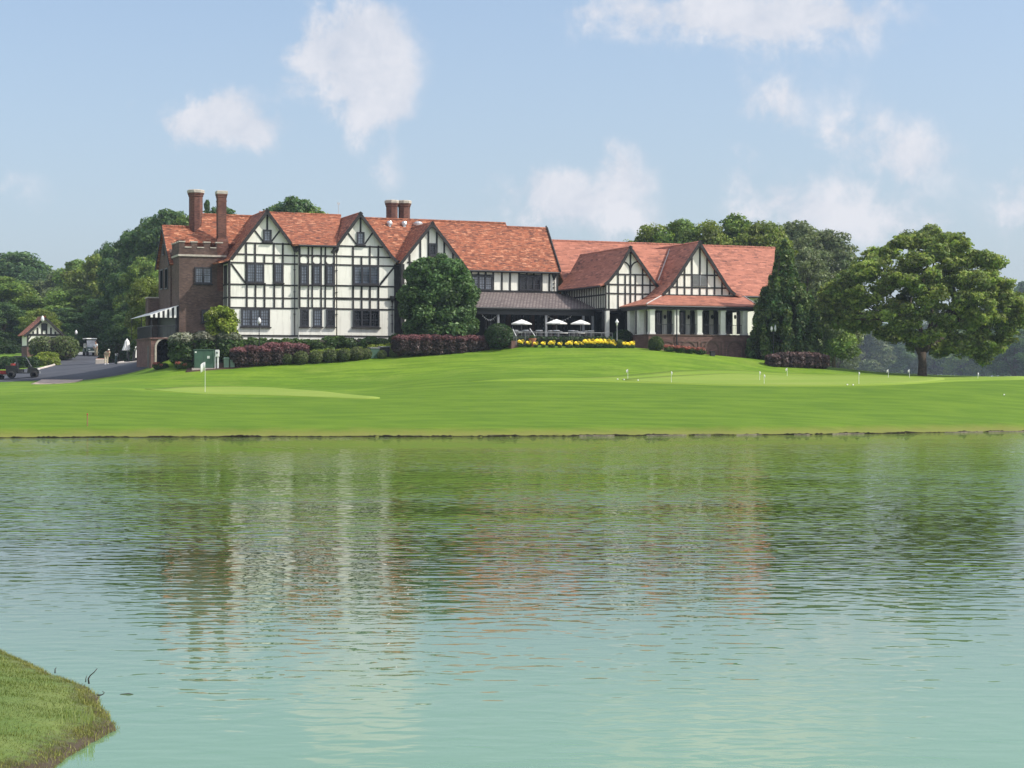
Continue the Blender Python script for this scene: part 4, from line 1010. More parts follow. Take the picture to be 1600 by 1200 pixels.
def hedge(name, label, cat, loc, size, seed, m, n, leaf, shape='box', rz=0, group=None, warm=.35, core=True, rough=.0, stems=True, per_lobe=.12, top=None, up=.3):
    """clipped or loose shrub: leaf faces over a body of branches"""
    sx, sy, sz = size; r = np.random.RandomState(seed); t = thing(name, label, cat, loc, rz, group)
    if shape == 'ball':
        lobes = [[0, 0, sz * .5, sx * .5, sy * .5, sz * .52]]
        lobes += [[.36 * sx * math.cos(a), .36 * sy * math.sin(a), sz * (.45 + .25 * math.sin(a * 1.7)), .16 * sx, .16 * sy, .16 * sz] for a in np.linspace(0, 6, 9)] if rough else []
        sh = .93
    else:
        lobes = []; k = max(2, int(sx / (sz * .62))); kk = max(1, int(sy / (sz * .7)))
        for i in range(k):
            for j in range(kk):
                for zf in ((.30, .62) if shape == 'box' else (.28, .58)):
                    f = (i + .5) / k - .5; e = 1 - (abs(f) * 2) ** 4 * (.30 if shape != 'box' else .06)
                    lobes.append([sx * f + r.uniform(-.1, .1) * rough, sy * ((j + .5) / kk - .5), sz * zf * e * (1 + rough * r.uniform(-.25, .25)), sx / k * .72, sy / kk * .56, sz * .40 * e * (1 + rough * r.uniform(-.3, .3))])
        sh = .72
    o = leaf_cloud('foliage', lobes, n, leaf, m, seed, t, warm=warm, per_lobe=per_lobe, shell=sh, up=up)
    if top is not None:                  # fresh growth of another colour on the upper side
        tl = [[l[0], l[1], l[2] + l[5] * .55, l[3] * .95, l[4] * .95, l[5] * .55] for l in lobes if l[2] > sz * .45]
        leaf_cloud('new_growth', tl, int(n * .65), leaf, top, seed + 1, t, warm=warm + .25, per_lobe=per_lobe, shell=.7, up=.6)
    b = MB()
    if core:
        if shape == 'ball': b.lathe([(.05, sz * .02)] + [(math.sin(a) * sx * .44, sz * .5 - math.cos(a) * sz * .46) for a in np.linspace(.3, PI - .25, 8)] + [(.05, sz * .955)], (0, 0, 0), 14)
        else: b.bbox((-sx * .45, -sy * .38, .05), (sx * .45, sy * .38, sz * .80), min(sx, sy, sz) * .12)
    rr = random.Random(seed)
    for i in range(5): b.tube([(rr.uniform(-.3, .3) * sx, rr.uniform(-.2, .2) * sy, -.25), (rr.uniform(-.35, .35) * sx, rr.uniform(-.3, .3) * sy, sz * .6)], [.04, .02], 5)
    b.build('stems', M['mulch'] if not core else M['twig'], t)
    return t

# --- the big oak on the right -------------------------------------------------
def big_oak():
    base = at(1441, 141.0); t = thing('oak_tree', 'broad spreading oak standing alone at the right end of the putting green', 'tree', base)
    s = 141.0 / F; r = np.random.RandomState(5)
    def q(px, py, y): return np.array([(px - 1441) * s, y, (587 - py) * s])
    L1 = []
    env = [(1335, 425), (1352, 405), (1375, 395), (1392, 378), (1430, 364), (1455, 356), (1490, 372), (1515, 378), (1535, 392), (1545, 415), (1560, 440), (1575, 455), (1600, 475), (1598, 505), (1575, 525), (1562, 552), (1535, 560), (1505, 545), (1480, 550), (1450, 546), (1425, 545), (1400, 522), (1370, 508), (1335, 508), (1300, 502), (1283, 482), (1290, 455), (1310, 440)]
    def inside(x, y):
        c = False
        for (x0, y0), (x1, y1) in zip(env, env[1:] + env[:1]):
            if (y0 > y) != (y1 > y) and x < (x1 - x0) * (y - y0) / (y1 - y0) + x0: c = not c
        return c
    def put(px, py, y, k=1.0):
        rx = r.uniform(10, 18) * k; L1.append([*q(px, py, y), rx * s, rx * s * 1.05, rx * s * r.uniform(.62, .85)])
    for a, b in zip(env, env[1:] + env[:1]):              # outline
        n = max(1, int(math.hypot(b[0] - a[0], b[1] - a[1]) / 13))
        for kk_ in range(n):
            x = a[0] + (b[0] - a[0]) * (kk_ + r.rand()) / n; y = a[1] + (b[1] - a[1]) * (kk_ + r.rand()) / n; put(x + (1445 - x) * .07, y + (465 - y) * .08, r.uniform(-2.6, 2.6), .8)
    while len(L1) < 330:
        x, y = r.uniform(1280, 1602), r.uniform(355, 562)
        if not inside(x, y) or (abs(x - 1385) < 24 and abs(y - 463) < 13): continue
        d = min(1, math.hypot((x - 1445) / 150, (y - 465) / 100)); put(x, y, r.choice([-1, 1]) * (1 - d ** 2) ** .5 * r.uniform(3.0, 5.6), 1.0)
    subs = L1 + sub_lobes(L1, 6, .45, 11, .6)
    for L_ in L1[::2]:                                     # feathery sprays at the ends of the branches
        for _ in range(2):
            a = r.uniform(0, 2 * PI); k = r.uniform(.9, 1.35); subs.append([L_[0] + L_[3] * k * math.cos(a), L_[1] + L_[4] * k * math.sin(a), L_[2] + r.uniform(-.2, .45), .42, .42, .20])
    leaf_cloud('crown', subs, 145000, .17, L['oak'], 3, t, per_lobe=.28, warm=.40, flat=.5, shell=.5, up=.45)
    tr = MB(); tr.tube([(0, 0, -.5), (.0, 0, .25), (.02, 0, 1.2), (-.03, 0, 2.0)], [.54, .38, .34, .37], 12)
    main = []
    for (px, py, y) in [(1405, 520, -1), (1420, 470, 1.5), (1450, 430, 0), (1490, 470, -1.5), (1500, 520, 1), (1375, 480, 1.0), (1530, 490, 2), (1350, 478, -1.5), (1465, 440, 2.5)]: main.append(q(px, py, y))
    for i, tg in enumerate(main):
        limb_tubes(tr, (0.1 * (1 if tg[0] > 0 else -1), 0, 1.7 + .06 * i), [tg], .24, i, .05)
        near = sorted(L1, key=lambda l: (l[0] - tg[0]) ** 2 + (l[1] - tg[1]) ** 2 + (l[2] - tg[2]) ** 2)[:7]
        limb_tubes(tr, Vector((0.05, 0, 1.7)).lerp(Vector(tg), .72), [l[:3] for l in near], .085, 40 + i, .03)
    tr.build('trunk', M['bark'], t, True)
big_oak()
# --- dense tree before gable three ----------------------------------------------
def dense_tree():
    base = at(684, 138.2); s = 138.2 / F; t = thing('dense_tree', 'dense dark green tree standing before the third gable behind the purple hedge', 'tree', base); r = np.random.RandomState(8)
    zb = HC + (HY - 530) * s - base.z; L1 = []
    for (px, py, rx, rz) in [(690, 408, 13, 12), (668, 418, 18, 14), (705, 420, 18, 14), (646, 428, 16, 14), (722, 432, 16, 14), (650, 440, 18, 14), (685, 438, 24, 16), (726, 448, 18, 14), (636, 462, 18, 15), (738, 462, 13, 14), (655, 420, 16, 13), (712, 418, 16, 13), (670, 462, 22, 16), (705, 465, 22, 16), (735, 470, 12, 13),
                             (633, 485, 14, 14), (660, 490, 20, 15), (695, 492, 24, 15), (728, 494, 16, 14), (645, 512, 18, 14), (680, 515, 24, 14), (715, 516, 22, 13), (742, 510, 8, 12), (690, 452, 20, 16), (640, 478, 12, 14), (735, 482, 11, 14)]:
        z = (530 - py) * s + zb
        for y in (r.uniform(-2.2, -.8), r.uniform(-.6, .6), r.uniform(.8, 2.2)):
            k = 1 - abs(y) * .08; L1.append([(px - 684) * s * k, y * min(1, rx / 18), z, rx * s * .95, rx * s * .95, rz * s * 1.0])
    leaf_cloud('crown', L1 + sub_lobes(L1, 7, .40, 9, .85), 85000, .16, L['dense'], 4, t, per_lobe=.25, warm=.3, shell=.5)
    tr = MB(); tr.tube([(0, 0, -.5), (0, 0, 2.5), (.1, 0, 6.5)], [.22, .17, .05], 9); limb_tubes(tr, (0, 0, 1.6), [l[:3] for l in L1[::4]], .07, 2); tr.build('trunk', M['bark'], t, True)
dense_tree()
# --- broad conical evergreen at the end of the porch --------------------------------
def conifer():
    base = at(1226, 140.5); s = 140.5 / F; t = thing('evergreen_tree', 'tall conical dark evergreen hiding the right end of the clubhouse porch', 'tree', base); r = np.random.RandomState(12); L1 = []
    H = 190 * s
    for i in range(330):
        f = r.rand() ** 1.15; a = r.rand() * 2 * PI
        rad = (min(1, (1 - f) * 1.30) ** 1.0 * (.97 if f > .12 else .9) * 58 + 2) * s
        k = r.uniform(.72, 1.0); w = s * r.uniform(6, 11) * (1 if f < .6 else .62)
        L1.append([rad * k * math.cos(a), rad * k * math.sin(a), H * (.05 + .90 * f), w * .72, w * .72, w * 1.15])
    for i in range(60):
        f = r.rand(); a = r.rand() * 2 * PI; rad = (1 - f) * 30 * s; L1.append([rad * math.cos(a), rad * math.sin(a), H * (.05 + .85 * f), .7, .7, .9])
    L1.append([0, 0, H * .975, .22, .22, .5])
    leaf_cloud('crown', L1, 80000, .15, L['conifer'], 5, t, per_lobe=.3, warm=.4, flat=2.2, shell=.6, up=.35, aspect=1.9)
    tr = MB(); tr.tube([(0, 0, -.5), (0, 0, H * .9)], [.3, .04], 9); limb_tubes(tr, (0, 0, 1.0), [l[:3] for l in L1[::30]], .05, 2); tr.build('trunk', M['bark'], t, True)
conifer()

# --- woodland behind ---------------------------------------------------------
HAZY = 'woodland trees around the clubhouse'
proto = {}
def wood(px, top, Y, wpx, mk, kind, label, base_py=None, n=9000, leaf=None):
    """a tree whose crown top shows at row `top` and is wpx wide in the photo, standing at distance Y"""
    s = Y / F; x = (px - 800) * s; zt = HC + (HY - top) * s; zb = gz(x, Y) if Y < 250 else (1.0 if x > 30 else 4.5)
    h = zt - zb; w = max(wpx * s * 1.3, h * .60) if kind == 'round' else wpx * s * 1.1
    key = (mk, kind, 'far' if Y > 330 else 'near', rnd.randint(0, 1))
    if key not in proto:
        sd = 100 + len(proto)
        th = .12 if kind == 'round' else .42 if kind == 'open' else .05
        t = make_tree('woodland_tree', label, 'tree', (x, Y, zb), 12, 8 if kind != 'cone' else 5, sd, L[mk], 36000 if kind != 'open' else 10000, .17, kind, HAZY, th, 7, .26)
        proto[key] = (t, 12, 8 if kind != 'cone' else 5)
        t0 = t
    else:
        t0 = dup(proto[key][0]); t0['label'] = label; t0.location = (x, Y, zb)
    _, ph, pw = proto[key]
    t0.scale = (w / pw, w / pw * rnd.uniform(.9, 1.1), h / ph); t0.rotation_euler = (0, 0, rnd.uniform(0, 6.28))
    return t0
for a in [
    (22, 396, 330, 130, 'bgdark', 'round', 'tall hazy dark tree at the left edge of the photo'),
    (-40, 405, 330, 130, 'bgdark', 'round', 'hazy dark tree cut by the left edge beyond the gatehouse'),
    (62, 422, 320, 100, 'bgdark', 'round', 'hazy dark tree just right of the tall one at the left edge'),
    (4, 432, 245, 110, 'bg', 'round', 'sunlit mid green tree above the gatehouse at the left edge'),
    (92, 424, 300, 90, 'bggrey', 'round', 'hazy grey green tree above the gatehouse roof'),
    (122, 406, 285, 85, 'bg', 'round', 'green tree between the gatehouse and the open crowned tree'),
    (165, 381, 330, 44, 'bgdark', 'open', 'open crowned tree standing above the woodland on the left'),
    (153, 402, 255, 95, 'bgyellow', 'round', 'yellow green tree below the open crowned one on the left'),
    (192, 384, 245, 54, 'bgdark', 'cone', 'narrow dark evergreen next to the open crowned tree'),
    (213, 362, 240, 66, 'bgdark', 'round', 'dark tree stepping up towards the brick wing'),
    (240, 342, 232, 62, 'bgdark', 'round', 'tall dark tree right behind the brick gable end'),
    (264, 333, 228, 48, 'bgdark', 'round', 'tallest dark tree behind the brick gable, next to the first chimney'),
    (288, 338, 226, 46, 'bg', 'round', 'green tree top behind the first brick chimney'),
    (324, 312, 222, 38, 'bgdark', 'cone', 'dark spired conifer between the two tall chimneys'),
    (340, 326, 224, 36, 'bgdark', 'round', 'dark tree top beside the second chimney'),
    (222, 402, 212, 58, 'bg', 'round', 'mid green tree standing left of the brick wing'),
    (190, 428, 214, 66, 'bgdark', 'round', 'dark tree behind the golf carts and the hedge'),
    (120, 452, 232, 100, 'bg', 'round', 'sunlit green tree above the parked golf cart'),
    (45, 462, 246, 90, 'bg', 'round', 'green tree rising behind the gatehouse gable'),
    (158, 468, 218, 80, 'bgdark', 'round', 'dark low tree behind the parked golf cart'),
    (100, 482, 226, 80, 'bgdark', 'round', 'dark low tree right behind the gatehouse'),
    (4, 474, 240, 70, 'bgdark', 'round', 'dark low tree left of the gatehouse'),
    (228, 436, 172, 44, 'bgyellow', 'round', 'small bright yellow green tree against the brick wing'),
    (63, 484, 208, 62, 'bgyellow', 'open', 'yellowish layered tree right behind the gatehouse roof'),
    (205, 470, 196, 50, 'bgdark', 'round', 'dark tree behind the striped awning'),
    (458, 314, 196, 52, 'bgdark', 'round', 'dark tree top above the roof between the first two gables'),
    (434, 322, 198, 36, 'bg', 'round', 'small tree top right of the first gable peak'),
    (484, 322, 197, 36, 'bg', 'round', 'small tree top above the first roof, right of the dark one'),
    (1016, 356, 186, 56, 'bgyellow', 'round', 'small bright tree top above the right wing roof'),
    (1066, 343, 184, 70, 'bg', 'round', 'rounded sunlit tree top left of the louvred gable'),
    (1110, 352, 182, 60, 'bgyellow', 'round', 'sunlit tree top directly behind the louvred gable'),
    (1148, 336, 184, 88, 'bg', 'round', 'highest sunlit tree top behind the right wing'),
    (1196, 350, 182, 66, 'bgyellow', 'round', 'sunlit tree top behind the right end of the roof'),
    (1250, 350, 205, 84, 'bggrey', 'round', 'grey green tree rising behind the conical evergreen'),
    (1292, 364, 206, 66, 'bggrey', 'round', 'grey green tree between the evergreen and the oak'),
    (1262, 392, 176, 84, 'bggrey', 'round', 'mid green tree right behind the conical evergreen'),
    (1303, 428, 178, 76, 'bg', 'round', 'dark green tree filling the gap left of the oak'),
    (1308, 512, 330, 60, 'bggrey', 'round', 'low pale tree in the haze left of the oak trunk'),
    (1345, 500, 620, 80, 'bggrey', 'round', 'hazy tree in the gap left of the oak trunk'),
    (1380, 505, 660, 70, 'bgdark', 'round', 'hazy dark tree just left of the oak trunk'),
    (1420, 490, 700, 70, 'bgdark', 'round', 'far hazy tree directly behind the oak trunk'),
    (1462, 495, 680, 70, 'bggrey', 'round', 'far hazy tree right behind the oak trunk'),
    (1500, 500, 640, 64, 'bg', 'round', 'hazy tree below the right limbs of the oak'),
    (1535, 480, 680, 76, 'bgdark', 'round', 'hazy tree under the right end of the oak crown'),
    (1566, 446, 680, 70, 'bggrey', 'round', 'tall pale hazy tree right of the oak crown'),
    (1600, 440, 640, 70, 'bgdark', 'round', 'tall hazy tree at the right edge of the photo'),
    (1585, 492, 500, 80, 'bgdark', 'round', 'dark hazy tree low at the right edge'),
    (1640, 450, 620, 90, 'bggrey', 'round', 'hazy tree cut by the right edge'),
    (1700, 455, 620, 90, 'bgdark', 'round', 'hazy dark tree beyond the right edge'),
    (-100, 415, 320, 130, 'bgdark', 'round', 'hazy dark tree beyond the left edge'),
    ]: wood(*a)
def far_wood():
    r = np.random.RandomState(77); lobes = []
    for i in range(420):
        x = -520 + 1040 * r.rand(); Y = 800 + 80 * r.rand() - .12 * abs(x); h = r.uniform(16, 33) * (1 if x > -40 else .9)
        for k in range(3): lobes.append([x + r.uniform(-3, 3), Y + r.uniform(-3, 3), 1 + h * (.25 + .27 * k), r.uniform(4, 7) * (1.1 - .2 * k), 5, h * .2])
    o = leaf_cloud('far_woods', lobes, 46000, 1.3, L['bgdark'], 6, None, per_lobe=.25)
    tag(o, 'continuous belt of hazy trees far beyond the course', 'woods', kind='stuff')
far_wood()

# --- shrubs round the building ------------------------------------------------
def on(px, py, dy=0.0): p = hit(px, py); p.y += dy; p.x += (px - 800) / F * dy; p.z = gz(p.x, p.y); return p
PX = 132.5 / F
make_tree('small_tree', 'small yellow green tree at the corner of the brick wing', 'tree', at(346, 134.2), HC + (HY - 480) * 134.2 / F - gz(at(346, 134.2).x, 134.2), 62 * 134.2 / F, 31, L['lime'], 17000, .13, 'round', None, .3, 5)
o = hedge('large_shrub', 'large rounded dark shrub with pale upper leaves behind the green utility box', 'shrub', at(322, 134.0), (100 * PX, 2.6, HC + (HY - 516) * 134 / F - at(322, 134).z), 41, L['shrub'], 16000, .15, 'loose', TH * .3, rough=.5, top=L['olive'])
for i, (px, Y, wp_, top_, lab) in enumerate([(402, 136.6, 60, 529, 'loose dark green shrub below the leftmost ground floor window'), (462, 137.0, 66, 529, 'loose dark green shrub below the first rain pipe'), (522, 137.4, 62, 527, 'loose dark green shrub below the middle ground floor windows'), (572, 137.2, 60, 526, 'loose dark green shrub below the right ground floor windows'), (636, 139.0, 48, 520, 'loose green shrub at the foot of the dense tree')]):
    b = at(px, Y); hedge('foundation_shrub', lab, 'shrub', b, (wp_ * Y / F * 1.1, 1.7, HC + (HY - top_) * Y / F - b.z), 50 + i, L['shrub'], 9000, .14, 'loose', TH, 'loose green shrubs along the white facade', rough=.7, warm=.4)
for i, (px, Y, wp_, top_, lab) in enumerate([(500, 134.6, 68, 546, 'lime green shrub behind the boxwood balls, left part'), (550, 135.2, 50, 544, 'lime green shrub behind the boxwood balls, nearest the bins'), (595, 136.0, 36, 537, 'lime green shrub above the two bins'), (614, 136.6, 26, 535, 'small lime green shrub touching the purple hedge')]):
    b = at(px, Y); hedge('lime_shrub', lab, 'shrub', b, (wp_ * Y / F * 1.05, 1.2, max(.8, HC + (HY - top_) * Y / F - b.z)), 60 + i, L['lime'], 5000, .12, 'loose', TH, 'lime green shrubs', rough=.6)
for i, (px, pyb, wp_, top_, lab) in enumerate([(402, 574, 78, 541, 'rounded purple leaved shrub beside the green pedestals'), (446, 570, 64, 537, 'rounded purple leaved shrub right of the wider one beside the pedestals')]):
    b = on(px, pyb, .9); hedge('purple_shrub', lab, 'shrub', b, (wp_ * b.y / F, 1.9, (pyb - top_) * b.y / F * .92), 70 + i, L['darkred'], 13000, .11, 'loose', TH, 'purple leaved shrubs', top=L['red'], warm=.3, rough=.25)
b = on(690, 556, 1.0); hedge('purple_hedge', 'long clipped purple leaved hedge below the dense tree', 'hedge', b, (146 * b.y / F * 1.05, 1.7, 28 * b.y / F), 74, L['darkred'], 24000, .11, 'box', TH, None, top=L['red'], warm=.3)
b = on(1238, 569, .8); b.y -= 2.6; b.z = gz(b.x, b.y); hedge('purple_hedge', 'low dark purple hedge at the foot of the conical evergreen', 'hedge', b, (104 * b.y / F, 1.4, 23 * b.y / F), 75, L['darkred'], 12000, .11, 'loose', TH, None, top=L['darkred'], warm=.5)
balls = [(447, 572, 20), (470, 571.5, 23), (494, 570, 22), (516, 568.5, 23), (537, 567, 22), (558, 565, 23), (572, 563, 18), (597, 562, 14), (616, 560, 14)]
for i, (px, py, w) in enumerate(balls):
    b = on(px, py, .55); d = w * b.y / F
    hedge('boxwood_ball', nth(i, len(balls)) + ' clipped boxwood ball in the row below the white facade', 'shrub', b, (d * 1.05, d, d * .86), 80 + i, L['box'], 2600, .075, 'ball', i * .7, 'clipped boxwood balls', warm=.4)
for px, py, w, h, lab in ((780, 549, 45, 37, 'big dark round shrub between the purple hedge and the flower bed'), (973, 541, 32, 25, 'round green shrub at the right end of the patio railing'), (1025, 549, 22, 21, 'small round shrub against the brick porch base'), (968, 545, 14, 12, 'little clipped shrub beside the last yellow flowers')):
    b = on(px, py, .8); hedge('round_shrub', lab, 'shrub', b, (w * b.y / F, w * b.y / F, h * b.y / F), int(px), L['hedge'] if w > 25 else L['box'], 7000 if w > 20 else 2500, .10, 'ball', 0, None, warm=.3, rough=.3)
b0 = on(870, 544, 1.3); hedge('clipped_hedge', 'low clipped green hedge behind the yellow flowers', 'hedge', b0, (174 * b0.y / F, .8, 14 * b0.y / F), 90, L['hedge'], 12000, .09, 'box', 0, None, warm=.35)
# yellow flowers
fls = [814, 826, 837, 849, 860, 863, 875, 887, 891, 902, 910, 917, 923, 929, 935, 941, 948, 955, 961, 968, 975, 982, 988]
b = on(900, 545.5, .25)
def yellow_plant(loc, label):
    t = thing('flowering_plant', label, 'flowers', loc, 0, 'yellow flowers along the clipped hedge')
    leaf_cloud('leaves', [[0, 0, .18, .22, .18, .2], [.08, .05, .3, .15, .15, .15]], 260, .11, L['shrub'], 95, t, up=.1)
    leaf_cloud('blossoms', [[-.12, -.03, .50, .15, .14, .13], [.13, .02, .55, .15, .14, .13], [0, -.08, .42, .17, .15, .12]], 420, .075, L['yellow'], 96, t, shell=.4)
    return t
yp = None
for i, px in enumerate(fls):
    q = on(px, 544.6, .35); lab = nth(i, len(fls)) if i < 20 or i == len(fls) - 1 else {20: 'third from the right', 21: 'second from the right'}[i]
    lab = (lab + ' yellow flowering plant along the clipped hedge') if 'from' not in lab else 'yellow flowering plant, ' + lab + ' along the clipped hedge'
    if yp is None: yp = yellow_plant(q, lab); o = yp
    else: o = dup(yp); o['label'] = lab; o.location = q
    k = rnd.uniform(.75, 1.0) * (1.15 if 915 < px < 960 else .88); o.scale = (k * 1.15, k, k); o.rotation_euler = (0, 0, rnd.uniform(-.6, .6))
for i, px in enumerate((1046, 1062, 1078, 1094)):
    q = on(px, 550.5 + (px - 1046) * .085, .35); t = thing('coral_flower_bush', nth(i, 4) + ' coral flowering bush along the brick porch base', 'flowers', q, 0, 'coral flowers along the porch base')
    leaf_cloud('leaves', [[0, 0, .25, .48, .3, .26]], 700, .09, L['shrub'], 120 + i, t); leaf_cloud('blossoms', [[-.15, -.05, .42, .3, .25, .16], [.2, 0, .4, .28, .24, .16]], 420, .07, L['pink'], 130 + i, t, shell=.5)
for i, (px, py, w, lab) in enumerate(((251, 578, 24, 'low reddish flowering bush by the end of the drive'), (287, 578, 28, 'low bush with russet flowers left of the utility box'))):
    q = on(px, py, .6); t = thing('border_bush', lab, 'shrub', q); k = w * q.y / F / 2
    leaf_cloud('leaves', [[-.3 * k, 0, .24, k * .7, .4, .3], [.45 * k, 0, .2, k * .6, .4, .26]], 2600, .09, L['shrub'], 140 + i, t, warm=.5); leaf_cloud('blossoms', [[-.5 * k, -.1, .4, k * .45, .3, .16], [.2 * k, -.1, .3, k * .4, .3, .12]], 700, .07, L['pink'], 150 + i, t, shell=.5)
# hedges by the drive
for (px, Y, wp_, top_, bot, dep, m_, lab, shp) in [
    (84, 186, 62, 524, 556, 3.0, 'box', 'tall clipped hedge block right of the gatehouse', 'box'),
    (66, 176, 48, 555, 571, 2.0, 'lime', 'low bright green hedge at the bend of the drive', 'loose'),
    (75, 181, 26, 549, 560, 1.8, 'lime', 'low bright green hedge in front of the tall clipped block', 'loose'),
    (30, 172, 56, 557, 577, 1.5, 'hedge', 'low dark clipped hedge behind the black utility vehicle', 'box'),
    (4, 170, 30, 560, 585, 1.5, 'hedge', 'dark hedge at the left edge behind the trailer', 'loose'),
    (8, 215, 36, 537, 549, 2.0, 'hedge', 'small dark hedge on the grass left of the gatehouse', 'loose'),
    (186, 174, 52, 527, 567, 2.0, 'hedge', 'tall dark clipped hedge behind the white closed umbrella', 'box'),
    (222, 160, 30, 530, 566, 1.6, 'hedge', 'dark clipped hedge against the terrace wall', 'box')]:
    b = at(px, Y); b.z = HC + (HY - bot) * Y / F - .15; hedge('drive_hedge', lab, 'hedge', b, (wp_ * Y / F, dep, (bot - top_) * Y / F + .1), int(px) + int(Y), L[m_], 9000, .14, shp, .1, None, warm=.35, rough=.2)

# ------------------------------------------------------------------ course furniture
def flag(name, label, px, py_b, py_t, group, fw, fh, wind=1):
    b = hit(px, py_b); s = b.y / F; H = (py_b - py_t) * s; t = thing(name, label, 'flag', b, 0, group); r = max(.012, .28 * s * 1.1)
    mb = MB(); mb.tube([(0, 0, -.1), (0, 0, H)], [r, r * .8], 8); mb.build('pole', M['white'], t)
    vs = []; fs = []; n = 6
    for i in range(n + 1):
        f = i / n; x = wind * fw * f * .8; dy = .10 * fw * math.sin(f * 5)
        for j, zz in enumerate((H - .01, H - fh * (1 - .15 * f) - .10 * fh * f)): vs.append((x, dy, zz - .35 * fh * f * f)); vs.append((x, dy + .012, zz - .35 * fh * f * f))
    for i in range(n):
        a = i * 4; c = a + 4; fs += [(a, c, c + 2, a + 2), (a + 1, a + 3, c + 3, c + 1), (a, a + 1, c + 1, c), (a + 2, c + 2, c + 3, a + 3)]
    fs += [(0, 2, 3, 1), (n * 4, n * 4 + 1, n * 4 + 3, n * 4 + 2)]
    mb = MB(); mb.add(vs, fs); mb.build('cloth', M['canvas'], t, True); return t
flag('golf_flag', 'tall white flag standing on the pale green at the left', 320.5, 613.5, 565.5, None, .42, .62, -1)
pf = [(981, 592.5, 577), (1049, 598, 580), (1187, 594.5, 580), (1194, 600, 585), (1230, 588, 575), (1342, 600.5, 581), (1388, 590.5, 577), (1421, 590.5, 577), (1528, 591.5, 582)]
for i, (px, pb, pt) in enumerate(pf): flag('practice_flag', nth(i, len(pf)) + ' small white flag on the practice putting green', px, pb, pt, 'practice putting flags', .16, .22, -1 if i in (0, 4, 6, 7) else .6)
b = hit(136.5, 680); t = thing('marker_stake', 'thin brown hazard stake standing by the water on the left bank', 'stake', b); H = 20 * b.y / F; mb = MB(); mb.bbox((-.028, -.028, -.2), (.028, .028, H), .01); mb.build('shaft', M['wood'], t); mb = MB(); mb.bbox((-.031, -.031, H * .86), (.031, .031, H + .002), .008); mb.build('painted_tip', M['red'], t)
for i, (px, py, lab) in enumerate(((1569, 618.5, 'white golf ball lying alone on the slope at the right'), (1324, 602.5, 'white golf ball at the front edge of the putting green'), (1333, 602.8, 'golf ball next to another at the front edge of the putting green'), (965, 594, 'leftmost golf ball at the left tip of the putting green'), (975, 594.5, 'second golf ball at the left tip of the putting green'), (997, 595.5, 'golf ball right of the leftmost practice flag'))):
    b = hit(px, py); t = MB(); r = .055; t.lathe([(r * math.sin(a), -r * math.cos(a)) for a in np.linspace(.05, PI - .05, 8)], (0, 0, 0), 10); o = t.build('golf_ball', M['white'], None, True); o.location = (b.x, b.y, b.z + .06); tag(o, lab, 'golf ball', 'golf balls')
# utility box, meter post, pedestals, bins
q = on(319, 577.5, .4); s = q.y / F; w, h = 30 * s, 29.5 * s
t = thing('utility_box', 'large dark green electrical cabinet in front of the shrubs', 'utility box', q, .10); mb = MB(); mb.bbox((-w / 2, -.45, -.1), (w / 2, .75, h - .05), .04); mb.build('cabinet', M['greenbox'], t)
mb = MB(); mb.bbox((-w / 2 - .04, -.50, h - .055), (w / 2 + .04, .8, h), .02); mb.build('lid', M['greenbox'], t)
mb = MB(); mb.bbox((.02, -.472, .12), (w / 2 - .06, -.449, h - .12), .01); mb.bbox((-w / 2 + .06, -.472, .12), (-.02, -.449, h - .12), .01); mb.build('door', M['greenbox'], t)
mb = MB(); mb.box((.28, -.478, h * .52), (.48, -.470, h * .66)); mb.box((-w / 2 + .08, -.478, h * .82), (-w / 2 + .22, -.470, h * .9)); mb.build('notice', M['white'], t)
mb = MB(); mb.box((-w / 2 - .15, -.6, -.25), (w / 2 + .15, .9, .03)); mb.build('plinth', M['paving'], t)
q = on(339.5, 577.5, .3); s = q.y / F; t = thing('meter_post', 'white electric meter on a white post beside the green cabinet', 'meter', q); mb = MB(); mb.bbox((-.02, -.06, -.1), (.11, .06, 29 * s), .01); mb.bbox((-.20, -.03, -.1), (-.13, .04, 20 * s), .01); mb.build('post', M['white'], t)
mb = MB(); mb.bbox((-.15, -.14, 19 * s), (.16, .05, 29.5 * s), .02); mb.build('meter_box', M['white'], t); mb = MB(); mb.tube([(0, -.14, 25 * s), (0, -.19, 25 * s)], [.09, .08], 12); mb.build('dial', M['rail'], t)
for px, pyb, ww, hh, lab in ((354, 576, 8.5, 16, 'taller pale green cable pedestal next to the purple shrub'), (363.5, 575.5, 7, 12, 'shorter pale green cable pedestal next to the purple shrub')):
    q = on(px, pyb, .3); s = q.y / F; t = thing('cable_pedestal', lab, 'pedestal', q, .1, 'pale green cable pedestals'); mb = MB(); mb.bbox((-ww * s / 2, -.16, -.1), (ww * s / 2, .16, hh * s * .8), .04); mb.build('body', M['palegreen'], t); mb = MB(); mb.bbox((-ww * s / 2 - .02, -.18, hh * s * .8), (ww * s / 2 + .02, .18, hh * s), .05); mb.build('lid', M['palegreen'], t)
for px, pyb, pyt, ww, lab in ((584, 562, 546.5, 15, 'grey bin box left of its darker neighbour by the purple hedge'), (600, 560, 544.5, 15, 'dark bin box touching the purple hedge')):
    q = on(px, pyb, .9); s = q.y / F; h = (pyb - pyt) * s; w = ww * s; t = thing('utility_bin', lab, 'bin', q, TH, 'boxes by the purple hedge'); mb = MB(); mb.bbox((-w / 2, -.35, -.2), (w / 2, .35, h - .06), .03); mb.build('body', M['greenbox'] if px < 590 else M['trim'], t); mb = MB(); mb.bbox((-w / 2 - .04, -.40, h - .06), (w / 2 + .04, .4, h), .03); mb.build('lid', M['rail'], t)
